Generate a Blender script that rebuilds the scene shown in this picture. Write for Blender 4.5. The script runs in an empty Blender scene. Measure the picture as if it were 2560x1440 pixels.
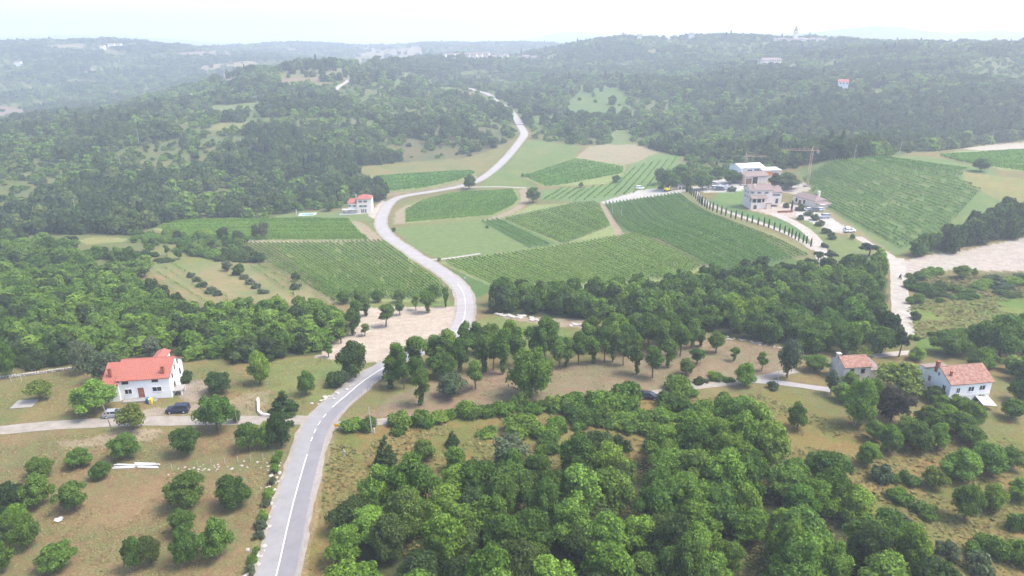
import bpy, bmesh, math, random
import numpy as np
from mathutils import Vector, Matrix

# ------------------------------------------------------------------ camera, sky, sun, exposure
S = bpy.context.scene
COL = S.collection
CAM_H, PITCH, FPX = 72.0, math.radians(20.0), 1707.0
cd = bpy.data.cameras.new('camera'); cam = bpy.data.objects.new('camera', cd); COL.objects.link(cam)
cd.sensor_width = 36.0; cd.lens = 36.0 * FPX / 2560.0; cd.clip_start = 1.0; cd.clip_end = 30000.0
cam.location = (0, 0, CAM_H); cam.rotation_euler = (math.pi / 2 - PITCH, 0, 0)
S.camera = cam

SUN_EL, SUN_AZ = math.radians(60), math.radians(94)      # azimuth from +Y towards +X
w = bpy.data.worlds.new('World'); S.world = w; w.use_nodes = True
nt = w.node_tree; bg = nt.nodes['Background']
sky = nt.nodes.new('ShaderNodeTexSky'); sky.sky_type = 'NISHITA'; sky.sun_disc = False
sky.sun_elevation = SUN_EL; sky.sun_rotation = SUN_AZ
sky.altitude = 200; sky.air_density = 0.6; sky.dust_density = 3.0; sky.ozone_density = 0.3
nt.links.new(sky.outputs[0], bg.inputs[0]); bg.inputs[1].default_value = 0.15

sl = bpy.data.lights.new('sun', 'SUN'); so = bpy.data.objects.new('sun', sl); COL.objects.link(so)
sl.energy = 1.35; sl.angle = math.radians(22); sl.color = (1.0, 0.955, 0.88)
sd = Vector((math.sin(SUN_AZ) * math.cos(SUN_EL), math.cos(SUN_AZ) * math.cos(SUN_EL), math.sin(SUN_EL)))
so.rotation_euler = sd.to_track_quat('Z', 'Y').to_euler(); so.location = (0, 0, 300)

S.view_settings.view_transform = 'Standard'; S.view_settings.look = 'None'
S.view_settings.exposure = 1.85; S.view_settings.gamma = 1.0
S.view_settings.use_curve_mapping = False
S.render.engine = 'CYCLES'
S.cycles.use_denoising = True
S.cycles.max_bounces = 6; S.cycles.diffuse_bounces = 4; S.cycles.transmission_bounces = 2
S.cycles.volume_bounces = 1; S.cycles.transparent_max_bounces = 4
S.cycles.use_adaptive_sampling = True; S.cycles.adaptive_threshold = 0.02
HAZE_DENSITY = 0.00042

rng = np.random.default_rng(7)
R = random.Random(11)

# ------------------------------------------------------------------ pixel -> ray, noise, terrain
CP, SP = math.cos(PITCH), math.sin(PITCH)
def rays(px, py):
    px = np.asarray(px, float); py = np.asarray(py, float)
    u = (px - 1280) / FPX; v = (720 - py) / FPX
    return u, CP + v * SP, -SP + v * CP

def fract(a): return a - np.floor(a)
def hash2(i, j, s): return fract(np.sin(i * 127.1 + j * 311.7 + s * 74.7) * 43758.5453)
def vnoise(x, y, s=0):
    i = np.floor(x); j = np.floor(y); f = x - i; g = y - j
    f = f * f * (3 - 2 * f); g = g * g * (3 - 2 * g)
    a = hash2(i, j, s); b = hash2(i + 1, j, s); c = hash2(i, j + 1, s); d = hash2(i + 1, j + 1, s)
    return (a * (1 - f) + b * f) * (1 - g) + (c * (1 - f) + d * f) * g
def fbm(x, y, s=0, o=4):
    t = 0; a = 0.5
    for k in range(o):
        t = t + a * vnoise(x * 2 ** k, y * 2 ** k, s + k * 13); a *= 0.5
    return t

def byY(px, py, Y):
    u, y, z = rays(px, py); return (float(u / y * Y), Y, float(CAM_H + z / y * Y))
def byZ(px, py, zz):
    u, y, z = rays(px, py); t = (zz - CAM_H) / z; return (float(u * t), float(y * t), zz)
ctrl = []
for x in (-160, -80, 0, 80, 160):
    for y in (20, 60, 100, 135): ctrl.append((x, y, 0.0))
for a in [(1160, 820, -5), (1165, 760, -8), (1050, 650, -13), (950, 546, -17), (1000, 490, -17), (1200, 450, -14),
          (600, 560, -18), (100, 640, -12), (300, 720, -10), (450, 700, -12), (100, 850, -4), (300, 930, -1),
          (800, 870, -4), (850, 750, -9), (1500, 640, -9), (1700, 560, -5.5), (1750, 480, -4), (1905, 525, -2), (2000, 500, -2),
          (2100, 570, -2.5), (1600, 470, -8), (1350, 480, -12), (1700, 740, -6), (2240, 800, -3), (2450, 640, -2), (2240, 650, -3),
          (1500, 880, -2.5), (1300, 900, -2), (1900, 880, -1.5), (2500, 800, -2), (1300, 960, -1),
          (700, 540, -19), (500, 620, -15), (1860, 455, -1), (2020, 450, 0), (1280, 560, -13)]: ctrl.append(byZ(*a))
for a in [(2250, 392, 392), (2060, 408, 372), (2420, 385, 400), (2560, 380, 405), (2200, 620, 252), (2450, 470, 318),
          (700, 480, 425), (850, 380, 520), (850, 300, 610), (800, 230, 740), (820, 172, 880), (650, 190, 850), (520, 245, 760),
          (330, 300, 650), (100, 330, 600), (-200, 350, 560), (100, 480, 395), (-200, 500, 380), (100, 560, 335), (-300, 600, 320),
          (1100, 260, 720), (1200, 300, 640), (1000, 400, 520), (1100, 160, 1150), (1180, 138, 1200), (1330, 150, 1250), (950, 150, 1050),
          (1300, 340, 580), (1270, 272, 720), (1070, 204, 1000), (1480, 250, 760), (1450, 330, 600), (1540, 370, 520), (1400, 200, 950),
          (1700, 340, 570), (2000, 375, 475), (2300, 350, 520), (2560, 345, 510), (2000, 280, 600), (1700, 250, 720), (1700, 170, 1050),
          (1670, 100, 1400), (1450, 112, 1350), (1350, 138, 1350), (1900, 162, 1000), (2000, 103, 1300), (2330, 124, 900), (2560, 124, 950),
          (2800, 120, 900), (2200, 200, 750), (2400, 200, 720), (2560, 250, 600), (2800, 260, 580), (2104, 226, 690),
          (50, 310, 900), (300, 270, 950), (550, 220, 1050), (100, 200, 1250), (300, 180, 1350), (300, 114, 1700), (30, 110, 1650),
          (-300, 112, 1600), (500, 134, 1650), (640, 160, 1500), (730, 114, 2300), (850, 122, 2300), (1000, 130, 2000), (1250, 112, 2400), (-300, 300, 880)]:
    ctrl.append(byY(*a))
for a in [(-310, 1100, 15), (0, 1600, 28), (-500, 1900, 22), (-1100, 2100, 25), (800, 1500, 30), (1300, 1500, 30), (600, 1900, 22),
          (-2400, 2900, 25), (-1200, 2900, 25), (0, 2900, 25), (1200, 2900, 25), (2400, 2900, 25), (2400, 1500, 40), (2400, 500, 25), (-2400, 500, 0), (-2400, 1500, 40),
          (-500, -200, -5), (500, -200, -5), (-300, 100, -3), (320, 150, -1), (-2400, -250, 0), (2400, -250, 0)]: ctrl.append(a)
CT = np.array(ctrl)
def tps(d2): return np.where(d2 > 1e-12, 0.5 * d2 * np.log(np.maximum(d2, 1e-12)), 0)
def tps_fit(P, z, lam=2e-4):
    n = len(P); d2 = ((P[:, None] - P[None]) ** 2).sum(-1)
    K = tps(d2) + lam * np.eye(n); Q = np.c_[np.ones(n), P]
    A = np.block([[K, Q], [Q.T, np.zeros((3, 3))]])
    return np.linalg.solve(A, np.r_[z, np.zeros(3)])
CS = CT[:, :2] / 600.0
WGT = tps_fit(CS, CT[:, 2])
GX0, GY0, GS = -2600.0, -320.0, 8.0
NX, NY = 651, 410
gx = GX0 + GS * np.arange(NX); gy = GY0 + GS * np.arange(NY)
GZ = np.zeros((NY, NX))
for j in range(NY):
    q = np.c_[gx, np.full(NX, gy[j])] / 600.0
    d2 = ((q[:, None] - CS[None]) ** 2).sum(-1)
    GZ[j] = tps(d2) @ WGT[:len(CS)] + WGT[-3] + q @ WGT[-2:]
XX, YY = np.meshgrid(gx, gy)
amp = np.clip((YY - 430) / 500, 0, 1)
GZ += amp * ((fbm(XX / 130, YY / 130, 3) - 0.47) * 16 + (fbm(XX / 380, YY / 380, 9) - .47) * 14)
GZ = np.clip(GZ, -60, 140)

RID = [(5200.0, 520.0, [(-600, 96), (0, 92), (150, 86), (300, 90), (420, 97), (600, 112), (700, 126), (900, 128), (1100, 118), (1250, 108), (1330, 95),
        (1400, 80), (1440, 80), (1500, 88), (1600, 96), (1700, 94), (1800, 86), (1950, 82), (2100, 80), (2350, 70), (2560, 66), (3200, 70)]),
       (3150.0, 260.0, [(1300, 140), (1700, 122), (1900, 96), (2000, 84), (2050, 78), (2120, 71), (2180, 64), (2230, 68), (2300, 77), (2380, 85), (2450, 75), (2510, 77), (2560, 80), (2900, 78), (3300, 110)])]
def ridge_z(x, Y, prof):
    px = 1280 + FPX * x / (Y * CP)
    py = np.interp(px, [p[0] for p in prof], [p[1] for p in prof])
    u, y, z = rays(px, py)
    return CAM_H + z / y * Y
def ht(x, y):
    x = np.asarray(x, float); y = np.asarray(y, float)
    fx = np.clip((x - GX0) / GS, 0, NX - 1.001); fy = np.clip((y - GY0) / GS, 0, NY - 1.001)
    i = fx.astype(int); j = fy.astype(int); a = fx - i; b = fy - j
    z = (GZ[j, i] * (1 - a) + GZ[j, i + 1] * a) * (1 - b) + (GZ[j + 1, i] * (1 - a) + GZ[j + 1, i + 1] * a) * b
    wv = np.clip((y - 2400) / 400, 0, 1); wv = wv * wv * (3 - 2 * wv)
    if np.any(wv > 0):
        f = 20 + fbm(x / 300, y / 300, 5) * 14
        for Y, wd, prof in RID:
            zr = ridge_z(x, Y, prof) + (fbm(x / 160, y / 160, 21) - .5) * 14
            f = np.maximum(f, 20 + (zr - 20) * np.exp(-((y - Y) / wd) ** 2))
        z = z * (1 - wv) + f * wv
    return z
TT = 60 * (3400 / 60) ** (np.arange(900) / 899)
def ground(px, py):
    """photo pixels -> points where those rays meet the terrain"""
    px = np.atleast_1d(np.asarray(px, float)); py = np.atleast_1d(np.asarray(py, float))
    u, y, z = rays(px, py); out = np.zeros((len(px), 3))
    for k in range(len(px)):
        X = u[k] * TT; Y = y[k] * TT; D = CAM_H + z[k] * TT - ht(X, Y)
        hit = np.nonzero(D < 0)[0]
        if len(hit) == 0 or hit[0] == 0: t = TT[-1] if len(hit) == 0 else TT[0]
        else:
            a = hit[0]; d0, d1 = D[a - 1], D[a]; t = TT[a - 1] + (TT[a] - TT[a - 1]) * d0 / (d0 - d1)
        out[k] = (u[k] * t, y[k] * t, CAM_H + z[k] * t)
    return out
def g1(px, py): return ground([px], [py])[0]
def dens_px(pts, n=6):
    o = []
    for (a, b), (c, d) in zip(pts[:-1], pts[1:]):
        for k in range(n): o.append((a + (c - a) * k / n, b + (d - b) * k / n))
    o.append(pts[-1]); return o
def wpoly(pts, n=4):
    q = np.array(dens_px(list(pts) + [pts[0]], n)[:-1]); return ground(q[:, 0], q[:, 1])[:, :2]
def inpoly(x, y, P):
    r = np.zeros(x.shape, bool)
    m = (x >= P[:, 0].min()) & (x <= P[:, 0].max()) & (y >= P[:, 1].min()) & (y <= P[:, 1].max())
    if not m.any(): return r
    xs = x[m]; ys = y[m]; c = np.zeros(xs.shape, bool); n = len(P)
    for k in range(n):
        x1, y1 = P[k]; x2, y2 = P[(k + 1) % n]
        if y1 == y2: continue
        s = ((y1 > ys) != (y2 > ys)) & (xs < (x2 - x1) * (ys - y1) / (y2 - y1) + x1)
        c ^= s
    r[m] = c; return r
def depth_of(p): return p[1] * CP + (CAM_H - p[2]) * SP
def dense(P, step):
    P = np.asarray(P, float); d = np.r_[0, np.cumsum(np.linalg.norm(np.diff(P[:, :2], axis=0), axis=1))]
    n = max(2, int(d[-1] / step) + 1); t = np.linspace(0, d[-1], n)
    return np.c_[np.interp(t, d, P[:, 0]), np.interp(t, d, P[:, 1])]
def smooth_line(P, step, it=3):
    q = np.asarray(P, float)[:, :2]
    for _ in range(it):
        a = q[:-1] * .75 + q[1:] * .25; b = q[:-1] * .25 + q[1:] * .75
        m = np.empty((2 * len(a), 2)); m[0::2] = a; m[1::2] = b
        q = np.r_[q[:1], m, q[-1:]]
    return dense(q, step)

# ------------------------------------------------------------------ materials
def mat(name, col, rough=0.8, spec=0.2, var=0.0, scale=2.0, bump=0.0, bscale=20.0, metal=0.0, col2=None, detail=4):
    m = bpy.data.materials.new(name); m.use_nodes = True; t = m.node_tree; b = t.nodes['Principled BSDF']
    b.inputs['Roughness'].default_value = rough; b.inputs['Specular IOR Level'].default_value = spec; b.inputs['Metallic'].default_value = metal
    b.inputs['Base Color'].default_value = (*col, 1)
    tc = t.nodes.new('ShaderNodeTexCoord')
    if var or col2:
        n = t.nodes.new('ShaderNodeTexNoise'); n.inputs['Scale'].default_value = scale; n.inputs['Detail'].default_value = detail; n.inputs['Roughness'].default_value = .65
        t.links.new(tc.outputs['Object'], n.inputs['Vector'])
        r = t.nodes.new('ShaderNodeValToRGB'); r.color_ramp.elements[0].position = .32; r.color_ramp.elements[1].position = .68
        c2 = col2 or tuple(c * (1 + var) for c in col); c1 = col if col2 else tuple(c * (1 - var) for c in col)
        r.color_ramp.elements[0].color = (*c1, 1); r.color_ramp.elements[1].color = (*c2, 1)
        t.links.new(n.outputs['Fac'], r.inputs[0]); t.links.new(r.outputs[0], b.inputs['Base Color'])
    if bump:
        n2 = t.nodes.new('ShaderNodeTexNoise'); n2.inputs['Scale'].default_value = bscale; n2.inputs['Detail'].default_value = 5
        t.links.new(tc.outputs['Object'], n2.inputs['Vector'])
        bp = t.nodes.new('ShaderNodeBump'); bp.inputs['Strength'].default_value = bump; bp.inputs['Distance'].default_value = .1
        t.links.new(n2.outputs['Fac'], bp.inputs['Height']); t.links.new(bp.outputs[0], b.inputs['Normal'])
    return m

def leaf_mat(name, ca, cb, trans=0.42, clump=0.5, spread=0.45):
    """foliage: colour differs from plant to plant and from leaf cluster to leaf cluster"""
    m = bpy.data.materials.new(name); m.use_nodes = True; t = m.node_tree; L = t.links
    for n in list(t.nodes): t.nodes.remove(n)
    out = t.nodes.new('ShaderNodeOutputMaterial')
    oi = t.nodes.new('ShaderNodeObjectInfo'); ge = t.nodes.new('ShaderNodeNewGeometry'); tc = t.nodes.new('ShaderNodeTexCoord')
    mx = t.nodes.new('ShaderNodeMix'); mx.data_type = 'RGBA'; mx.inputs['A'].default_value = (*ca, 1); mx.inputs['B'].default_value = (*cb, 1)
    nz = t.nodes.new('ShaderNodeTexNoise'); nz.inputs['Scale'].default_value = clump; nz.inputs['Detail'].default_value = 2
    L.new(tc.outputs['Object'], nz.inputs['Vector'])
    ad = t.nodes.new('ShaderNodeMath'); ad.operation = 'MULTIPLY_ADD'; L.new(nz.outputs['Fac'], ad.inputs[0]); ad.inputs[1].default_value = 1.3; ad.inputs[2].default_value = -.65
    a2 = t.nodes.new('ShaderNodeMath'); a2.operation = 'ADD'; a2.use_clamp = True; L.new(ad.outputs[0], a2.inputs[0]); L.new(oi.outputs['Random'], a2.inputs[1])
    L.new(a2.outputs[0], mx.inputs['Factor'])
    mr = t.nodes.new('ShaderNodeMapRange'); mr.inputs['To Min'].default_value = 1 - spread; mr.inputs['To Max'].default_value = 1 + spread
    L.new(ge.outputs['Random Per Island'], mr.inputs['Value'])
    m1 = t.nodes.new('ShaderNodeMix'); m1.data_type = 'RGBA'; m1.blend_type = 'MULTIPLY'; m1.inputs['Factor'].default_value = 1
    L.new(mx.outputs['Result'], m1.inputs['A']); L.new(mr.outputs[0], m1.inputs['B'])
    m2 = t.nodes.new('ShaderNodeMix'); m2.data_type = 'RGBA'; m2.blend_type = 'MULTIPLY'; m2.inputs['Factor'].default_value = 1
    L.new(m1.outputs['Result'], m2.inputs['A']); L.new(oi.outputs['Color'], m2.inputs['B'])
    df = t.nodes.new('ShaderNodeBsdfDiffuse'); tr = t.nodes.new('ShaderNodeBsdfTranslucent'); ms = t.nodes.new('ShaderNodeMixShader')
    ms.inputs[0].default_value = trans
    L.new(m2.outputs['Result'], df.inputs[0]); L.new(m2.outputs['Result'], tr.inputs[0])
    L.new(df.outputs[0], ms.inputs[1]); L.new(tr.outputs[0], ms.inputs[2]); L.new(ms.outputs[0], out.inputs[0])
    return m

M = dict(
    asphalt=mat('asphalt', (.225, .22, .218), .85, .25, .10, .35, .2, 30),
    asphalt_old=mat('asphalt_old', (.285, .268, .258), .9, .2, .10, .3, .2, 30),
    paint=mat('paint', (.72, .72, .70), .7, .2, .08, 3),
    concrete=mat('concrete', (.26, .245, .225), .9, .15, .15, 1.5, .3, 12),
    gravel=mat('gravel', (.32, .295, .255), .95, .1, .16, .5, .5, 8),
    track=mat('track', (.255, .23, .195), .95, .1, .18, .6, .4, 6),
    plaster=mat('plaster', (.80, .80, .79), .9, .1, .06, .5, .1, 15),
    plaster_warm=mat('plaster_warm', (.76, .68, .58), .9, .1, .07, .6, .1, 15),
    stone_wall=mat('stone_wall', (.68, .62, .55), .95, .1, .16, 2.2, .5, 5),
    plaster_old=mat('plaster_old', (.60, .56, .51), .95, .1, .14, .8, .2, 8),
    tile_red=mat('tile_red', (.31, .108, .080), .8, .2, .14, 2.5, .1, 10),
    tile_old=mat('tile_old', (.20, .085, .062), .9, .1, .1, 1.6, .2, 8, col2=(.33, .215, .17)),
    tile_pale=mat('tile_pale', (.215, .165, .15), .9, .1, .14, 1.2, .1, 8),
    brick=mat('brick', (.28, .10, .06), .9, .1, .15, 6),
    sheet_grey=mat('sheet_grey', (.52, .52, .54), .5, .3, .06, .4),
    glass=mat('glass', (.025, .028, .035), .12, .5),
    frame_dark=mat('frame_dark', (.10, .07, .055), .7, .2),
    frame_white=mat('frame_white', (.75, .75, .74), .6, .3),
    shutter=mat('shutter', (.20, .20, .21), .8, .2),
    wood=mat('wood', (.20, .11, .06), .8, .15, .2, 4),
    door=mat('door', (.34, .11, .055), .6, .3, .15, 6),
    pole=mat('pole', (.26, .22, .18), .9, .1, .2, 3),
    pole_pale=mat('pole_pale', (.38, .37, .34), .8, .2, .1, 3),
    bark=mat('bark', (.13, .105, .08), .95, .1, .3, 3, .5, 12),
    rock=mat('rock', (.36, .335, .30), .95, .1, .18, 1.3, .6, 4),
    water=mat('water', (.10, .42, .55), .05, .5),
    steel=mat('steel', (.55, .36, .24), .6, .4, .1, 2),
    rubber=mat('rubber', (.02, .02, .02), .9, .1),
    rim=mat('rim', (.55, .55, .56), .35, .5),
    lamp=mat('lamp', (.8, .8, .78), .2, .5),
    yellow=mat('yellow', (.75, .62, .02), .5, .3), blue=mat('blue', (.04, .13, .40), .5, .3),
    sign=mat('sign', (.80, .42, .03), .5, .3), white=mat('white', (.43, .43, .43), .7, .2, .05, 2),
    dark=mat('dark', (.03, .03, .035), .7, .2), skin=mat('skin', (.45, .28, .2), .7, .2), orange=mat('orange', (.7, .2, .04), .7, .2),
    leaf_oak=leaf_mat('leaf_oak', (.070, .132, .026), (.135, .218, .042)),
    leaf_bright=leaf_mat('leaf_bright', (.098, .184, .028), (.185, .288, .048)),
    leaf_dark=leaf_mat('leaf_dark', (.047, .082, .027), (.082, .124, .036)),
    leaf_olive=leaf_mat('leaf_olive', (.085, .120, .060), (.130, .165, .085)),
    leaf_yellow=leaf_mat('leaf_yellow', (.12, .175, .035), (.17, .22, .045)),
    leaf_red=leaf_mat('leaf_red', (.045, .050, .034), (.070, .065, .045)),
    leaf_cyp=leaf_mat('leaf_cyp', (.026, .048, .024), (.042, .068, .032)),
    leaf_far=leaf_mat('leaf_far', (.056, .100, .034), (.150, .198, .056), clump=.3),
    vine=leaf_mat('vine', (.098, .205, .026), (.155, .290, .040), .42, .25, .4),
    grass=leaf_mat('grass', (.15, .155, .055), (.23, .195, .085), .35, .2, .3),
)

def ground_mat():
    m = bpy.data.materials.new('ground'); m.use_nodes = True; t = m.node_tree; L = t.links; b = t.nodes['Principled BSDF']
    b.inputs['Roughness'].default_value = .95; b.inputs['Specular IOR Level'].default_value = .05
    at = t.nodes.new('ShaderNodeVertexColor'); at.layer_name = 'cover'
    tc = t.nodes.new('ShaderNodeTexCoord')
    def noise(sc, det, ro=.6):
        n = t.nodes.new('ShaderNodeTexNoise'); n.inputs['Scale'].default_value = sc; n.inputs['Detail'].default_value = det; n.inputs['Roughness'].default_value = ro
        L.new(tc.outputs['Object'], n.inputs['Vector']); return n
    def ramp(n, lo, hi, a, bb):
        mr = t.nodes.new('ShaderNodeMapRange'); mr.inputs['From Min'].default_value = lo; mr.inputs['From Max'].default_value = hi
        mr.inputs['To Min'].default_value = a; mr.inputs['To Max'].default_value = bb; L.new(n.outputs['Fac'], mr.inputs['Value']); return mr
    # alpha says how grassy and patchy the cover is
    big = noise(.06, 5, .7); mid = noise(.45, 5, .7); fine = noise(3.5, 3, .7)
    fac = ramp(big, .38, .62, 0, 1); f2 = ramp(mid, .35, .65, -.5, .5)
    ad = t.nodes.new('ShaderNodeMath'); ad.operation = 'ADD'; ad.use_clamp = True; L.new(fac.outputs[0], ad.inputs[0]); L.new(f2.outputs[0], ad.inputs[1])
    tint = t.nodes.new('ShaderNodeMix'); tint.data_type = 'RGBA'; tint.inputs['A'].default_value = (1.18, .98, .84, 1); tint.inputs['B'].default_value = (.66, .88, .56, 1)
    L.new(ad.outputs[0], tint.inputs['Factor'])
    one = t.nodes.new('ShaderNodeMix'); one.data_type = 'RGBA'; one.inputs['A'].default_value = (1, 1, 1, 1)
    L.new(at.outputs['Alpha'], one.inputs['Factor']); L.new(tint.outputs['Result'], one.inputs['B'])
    m1 = t.nodes.new('ShaderNodeMix'); m1.data_type = 'RGBA'; m1.blend_type = 'MULTIPLY'; m1.inputs['Factor'].default_value = 1
    L.new(at.outputs['Color'], m1.inputs['A']); L.new(one.outputs['Result'], m1.inputs['B'])
    v1 = ramp(fine, .3, .7, .62, 1.32); v2 = ramp(mid, .3, .7, .76, 1.20)
    mu = t.nodes.new('ShaderNodeMath'); mu.operation = 'MULTIPLY'; L.new(v1.outputs[0], mu.inputs[0]); L.new(v2.outputs[0], mu.inputs[1])
    m2 = t.nodes.new('ShaderNodeMix'); m2.data_type = 'RGBA'; m2.blend_type = 'MULTIPLY'; m2.inputs['Factor'].default_value = 1
    L.new(m1.outputs['Result'], m2.inputs['A']); L.new(mu.outputs[0], m2.inputs['B']); L.new(m2.outputs['Result'], b.inputs['Base Color'])
    bp = t.nodes.new('ShaderNodeBump'); bp.inputs['Strength'].default_value = .5; bp.inputs['Distance'].default_value = .25
    L.new(fine.outputs['Fac'], bp.inputs['Height']); L.new(bp.outputs[0], b.inputs['Normal'])
    return m
M['ground'] = ground_mat()

# ------------------------------------------------------------------ mesh helpers
def mesh_np(name, V, F, material, smooth=False):
    """V (n,3), F (m,k) constant-size faces"""
    me = bpy.data.meshes.new(name); V = np.ascontiguousarray(V, np.float32); F = np.ascontiguousarray(F, np.int32)
    me.vertices.add(len(V)); me.vertices.foreach_set('co', V.ravel())
    k = F.shape[1]; me.loops.add(F.size); me.loops.foreach_set('vertex_index', F.ravel())
    me.polygons.add(len(F)); me.polygons.foreach_set('loop_start', np.arange(0, F.size, k, dtype=np.int32))
    me.update(calc_edges=True)
    if smooth: me.polygons.foreach_set('use_smooth', np.ones(len(F), bool))
    if material: me.materials.append(material)
    return me
def link(name, data, parent=None, loc=(0, 0, 0), rotz=0.0, scale=None):
    o = bpy.data.objects.new(name, data); COL.objects.link(o); o.location = loc; o.rotation_euler = (0, 0, rotz)
    if scale is not None: o.scale = scale
    if parent: o.parent = parent
    return o
def tag(o, label, cat=None, group=None, kind=None):
    if label: o['label'] = label
    if cat: o['category'] = cat
    if group: o['group'] = group
    if kind: o['kind'] = kind
    return o
def thing(name, label, cat, loc=(0, 0, 0), rotz=0.0, group=None):
    o = link(name, None, None, loc, rotz); o.empty_display_size = .3
    return tag(o, label, cat, group)
class MB:
    def __init__(s): s.v = []; s.f = []
    def add(s, v, f):
        n = len(s.v); s.v += [tuple(map(float, p)) for p in v]; s.f += [tuple(i + n for i in q) for q in f]; return s
    def box(s, x0, x1, y0, y1, z0, z1):
        return s.add([(x0, y0, z0), (x1, y0, z0), (x1, y1, z0), (x0, y1, z0), (x0, y0, z1), (x1, y0, z1), (x1, y1, z1), (x0, y1, z1)],
                     [(3, 2, 1, 0), (4, 5, 6, 7), (0, 1, 5, 4), (1, 2, 6, 5), (2, 3, 7, 6), (3, 0, 4, 7)])
    def hexa(s, b, t):   # bottom quad, top quad (counter-clockwise from above)
        return s.add(list(b) + list(t), [(3, 2, 1, 0), (4, 5, 6, 7), (0, 1, 5, 4), (1, 2, 6, 5), (2, 3, 7, 6), (3, 0, 4, 7)])
    def tube(s, pts, rad, n=6):
        pts = [Vector(p) for p in pts]; rings = []
        for i, p in enumerate(pts):
            d = (pts[min(i + 1, len(pts) - 1)] - pts[max(i - 1, 0)]).normalized()
            a = d.orthogonal().normalized(); b = d.cross(a); r = rad[i] if hasattr(rad, '__len__') else rad
            rings.append([p + r * (math.cos(2 * math.pi * k / n) * a + math.sin(2 * math.pi * k / n) * b) for k in range(n)])
        v = [q for r_ in rings for q in r_]; f = []
        for i in range(len(rings) - 1):
            for k in range(n): f.append((i * n + k, i * n + (k + 1) % n, (i + 1) * n + (k + 1) % n, (i + 1) * n + k))
        f.append(tuple(reversed(range(n)))); f.append(tuple(range((len(rings) - 1) * n, len(rings) * n)))
        return s.add(v, f)
    def mesh(s, name, material):
        me = bpy.data.meshes.new(name); me.from_pydata(s.v, [], s.f); me.update()
        if material: me.materials.append(material)
        return me
    def build(s, name, material, parent=None, loc=(0, 0, 0), rotz=0.0):
        return link(name, s.mesh(name, material), parent, loc, rotz)

# ------------------------------------------------------------------ roads: centre lines
ROAD_PX = [(655, 1560), (692, 1440), (722, 1300), (749, 1200), (770, 1130), (778, 1100), (795, 1060), (828, 1020), (865, 990), (895, 963), (932, 936),
           (985, 905), (1050, 875), (1110, 852), (1150, 825), (1161, 795), (1165, 762), (1159, 729), (1141, 707), (1112, 684), (1079, 662), (1039, 640), (1020, 624), (980, 600),
           (952, 569), (952, 546), (963, 522), (975, 505), (997, 493), (1030, 486), (1067, 481), (1114, 473), (1152, 466), (1194, 453), (1220, 436), (1243, 417),
           (1274, 386), (1302, 351), (1312, 336), (1309, 328), (1299, 312), (1291, 297), (1280, 283), (1270, 272), (1250, 260), (1232, 247), (1225, 238),
           (1207, 232), (1177, 224), (1125, 215), (1070, 204)]
q = np.array(ROAD_PX, float); ROADW = smooth_line(ground(q[:, 0], q[:, 1]), 1.5, 3)
def px_line(pts, step=1.5, it=2):
    q = np.array(pts, float); return smooth_line(ground(q[:, 0], q[:, 1]), step, it)
TRACKS = {}
def track(name, pts, width, material, lift, label):
    TRACKS[name] = (px_line(pts), width, material, lift, label)
track('side_track', [(-60, 1082), (60, 1070), (150, 1062), (300, 1054), (450, 1052), (600, 1051), (700, 1050), (768, 1050)], 3.6, 'track', .045, None)
track('field_track', [(838, 1063), (900, 1060), (1000, 1050), (1100, 1040), (1300, 1018), (1470, 1003), (1600, 990), (1720, 968), (1850, 955), (1925, 940), (1990, 925)], 2.5, 'track', .045, None)
track('yard_track', [(1880, 952), (1950, 957), (2010, 966), (2075, 975)], 2.4, 'asphalt_old', .06, None)
track('gravel_lane', [(2262, 838), (2256, 800), (2251, 760), (2247, 700), (2245, 668), (2240, 645)], 5.0, 'gravel', .05, None)
track('bank_track', [(2145, 592), (2185, 618), (2225, 640), (2245, 660)], 3.4, 'gravel', .045, None)
track('cypress_drive', [(1735, 466), (1742, 485), (1765, 508), (1800, 524), (1850, 541), (1900, 557), (1950, 576), (2000, 600), (2035, 625)], 2.6, 'gravel', .05, None)
track('estate_drive', [(2056, 660), (2056, 640), (2048, 612), (2024, 582), (1985, 556), (1950, 541), (1930, 533)], 4.6, 'gravel', .065, None)
track('vineyard_track', [(1160, 469), (1210, 467), (1260, 467), (1316, 470)], 2.6, 'gravel', .05, None)
track('meadow_track', [(1060, 650), (1110, 648), (1200, 634)], 2.2, 'gravel', .05, None)
track('house_path', [(2180, 890), (2230, 885), (2290, 880)], 2.6, 'gravel', .05, None)
track('hill_track', [(840, 226), (848, 215), (862, 210), (872, 200), (880, 190)], 4.5, 'gravel', .5, None)
track('ridge_track', [(1360, 136), (1390, 130), (1425, 120)], 6, 'gravel', .6, None)

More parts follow.
